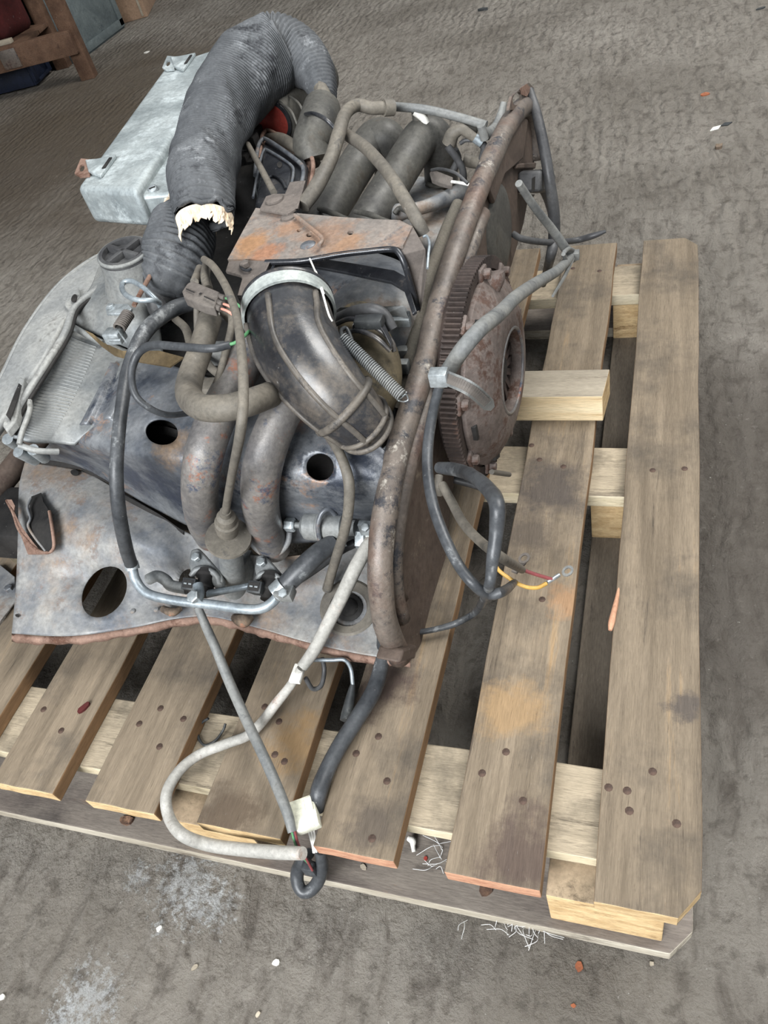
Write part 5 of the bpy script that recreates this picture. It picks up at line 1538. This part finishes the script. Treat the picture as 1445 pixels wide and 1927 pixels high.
chip('pale_chip', 5, 1877, 0, 0.0040, 0.0036, 0.0018, 20, 'litter', 'white crumb on the floor at the lower left edge', 'chip', 10)
chip('pale_chip', 367, 1821, 0, 0.0049, 0.0027, 0.0015, 50, 'timber', 'cream wood chip on the floor below the pallet', 'chip', 11)
chip('pale_chip', 519, 1812, 0, 0.0054, 0.0036, 0.0018, 20, 'litter', 'grey and white chip on the floor below the looped black cable', 'chip', 12)
chip('pale_chip', 486, 1910, 0, 0.0040, 0.0023, 0.0015, 70, 'timber', 'cream wood chip on the floor at the bottom of the photo', 'chip', 13)
chip('grey_stone', 1352, 279, 0, 0.0112, 0.0087, 0.0062, 0, 'rustclump', 'small brown stone on the floor below the feather', 'stone', 14)
chip('dry_leaf', 192, 478, 0, 0.0174, 0.0112, 0.0037, 30, 'brass', 'curled brown leaf on the floor left of the fan housing', 'leaf', 15)
chip('red_scrap', 801, 1616, .022, 0.0028, 0.0028, 0.0015, 0, 'red', 'tiny red plastic scrap on the front deck board', 'plastic', 16, 6)
chip('bark_crumb', 915, 1676, .022, 0.0077, 0.0084, 0.0028, 0, 'knot', 'dark splintered bark crumb on the front deck board', 'bark', 17)
chip('bark_crumb', 240, 1545, .022, 0.0112, 0.0070, 0.0035, 0, 'knot', 'black oily crumbs on the front deck board at the left', 'bark', 18)
chip('bark_crumb', 158, 1334, T1, 0.0042, 0.0112, 0.0028, -25, 'redcloth', 'dark red resin blob in a knot hole on a pallet board', 'bark', 19)
chip('pale_chip', 684, 1632, .022, 0.0045, 0.0027, 0.0018, -30, 'timber', 'wood splinter on the deck board below the second board end', 'chip', 20)
chip('pale_chip', 1146, 1745, .022, 0.0023, 0.0032, 0.0015, 0, 'leaf', 'brown splinter on the deck board at the right corner', 'chip', 21)
wn = tube('plastic_wall_plug', [(768, 1577, .03), (776, 1582, .03), (777, 1592, .029), (779, 1603, .027)], [5, 7, 4.5, 4], M['litter'], None, 10, 5)
tag(wn, 'pale bent plastic plug lying on the front deck board', 'plug')
zl = tube('cable_tie', [(392, 1352, T0 + .012), (378, 1362, T0 + .006), (372, 1382, T0 + .003), (384, 1402, T0 + .003), (405, 1394, T0 + .004), (420, 1374, T0 + .010), (424, 1362, T0 + .014)], 2.6, M['plastic'], None, 8, 6)
tag(zl, 'snipped black cable tie lying on the pale stringer board', 'cable tie')
fb = bpy.data.meshes.new('fibre')
v, f = [], []
for k in range(46):
    x, y = rnd.choice(((960, 1738), (1020, 1745), (970, 1745), (820, 1600), (830, 1618), (870, 1720)))
    z0 = .024 if y < 1660 else .003
    a = at((x + rnd.gauss(0, 14), y + rnd.gauss(0, 9), z0))
    d1 = Vector((rnd.uniform(-1, 1), rnd.uniform(-1, 1), .15)) * .02
    d2 = Vector((rnd.uniform(-1, 1), rnd.uniform(-1, 1), -.1)) * .02
    sweep(cat([a, a + d1 * .5 + Vector((0, 0, .003)), a + d1 + d2 * .6], 5), .00035, 4, False, None, v, f)
fo = mesh('loose_fibres', v, f, M['fluff'], None)
fo['kind'] = 'stuff'
fo['label'] = 'wisps of white fibre caught along the front edge of the pallet'
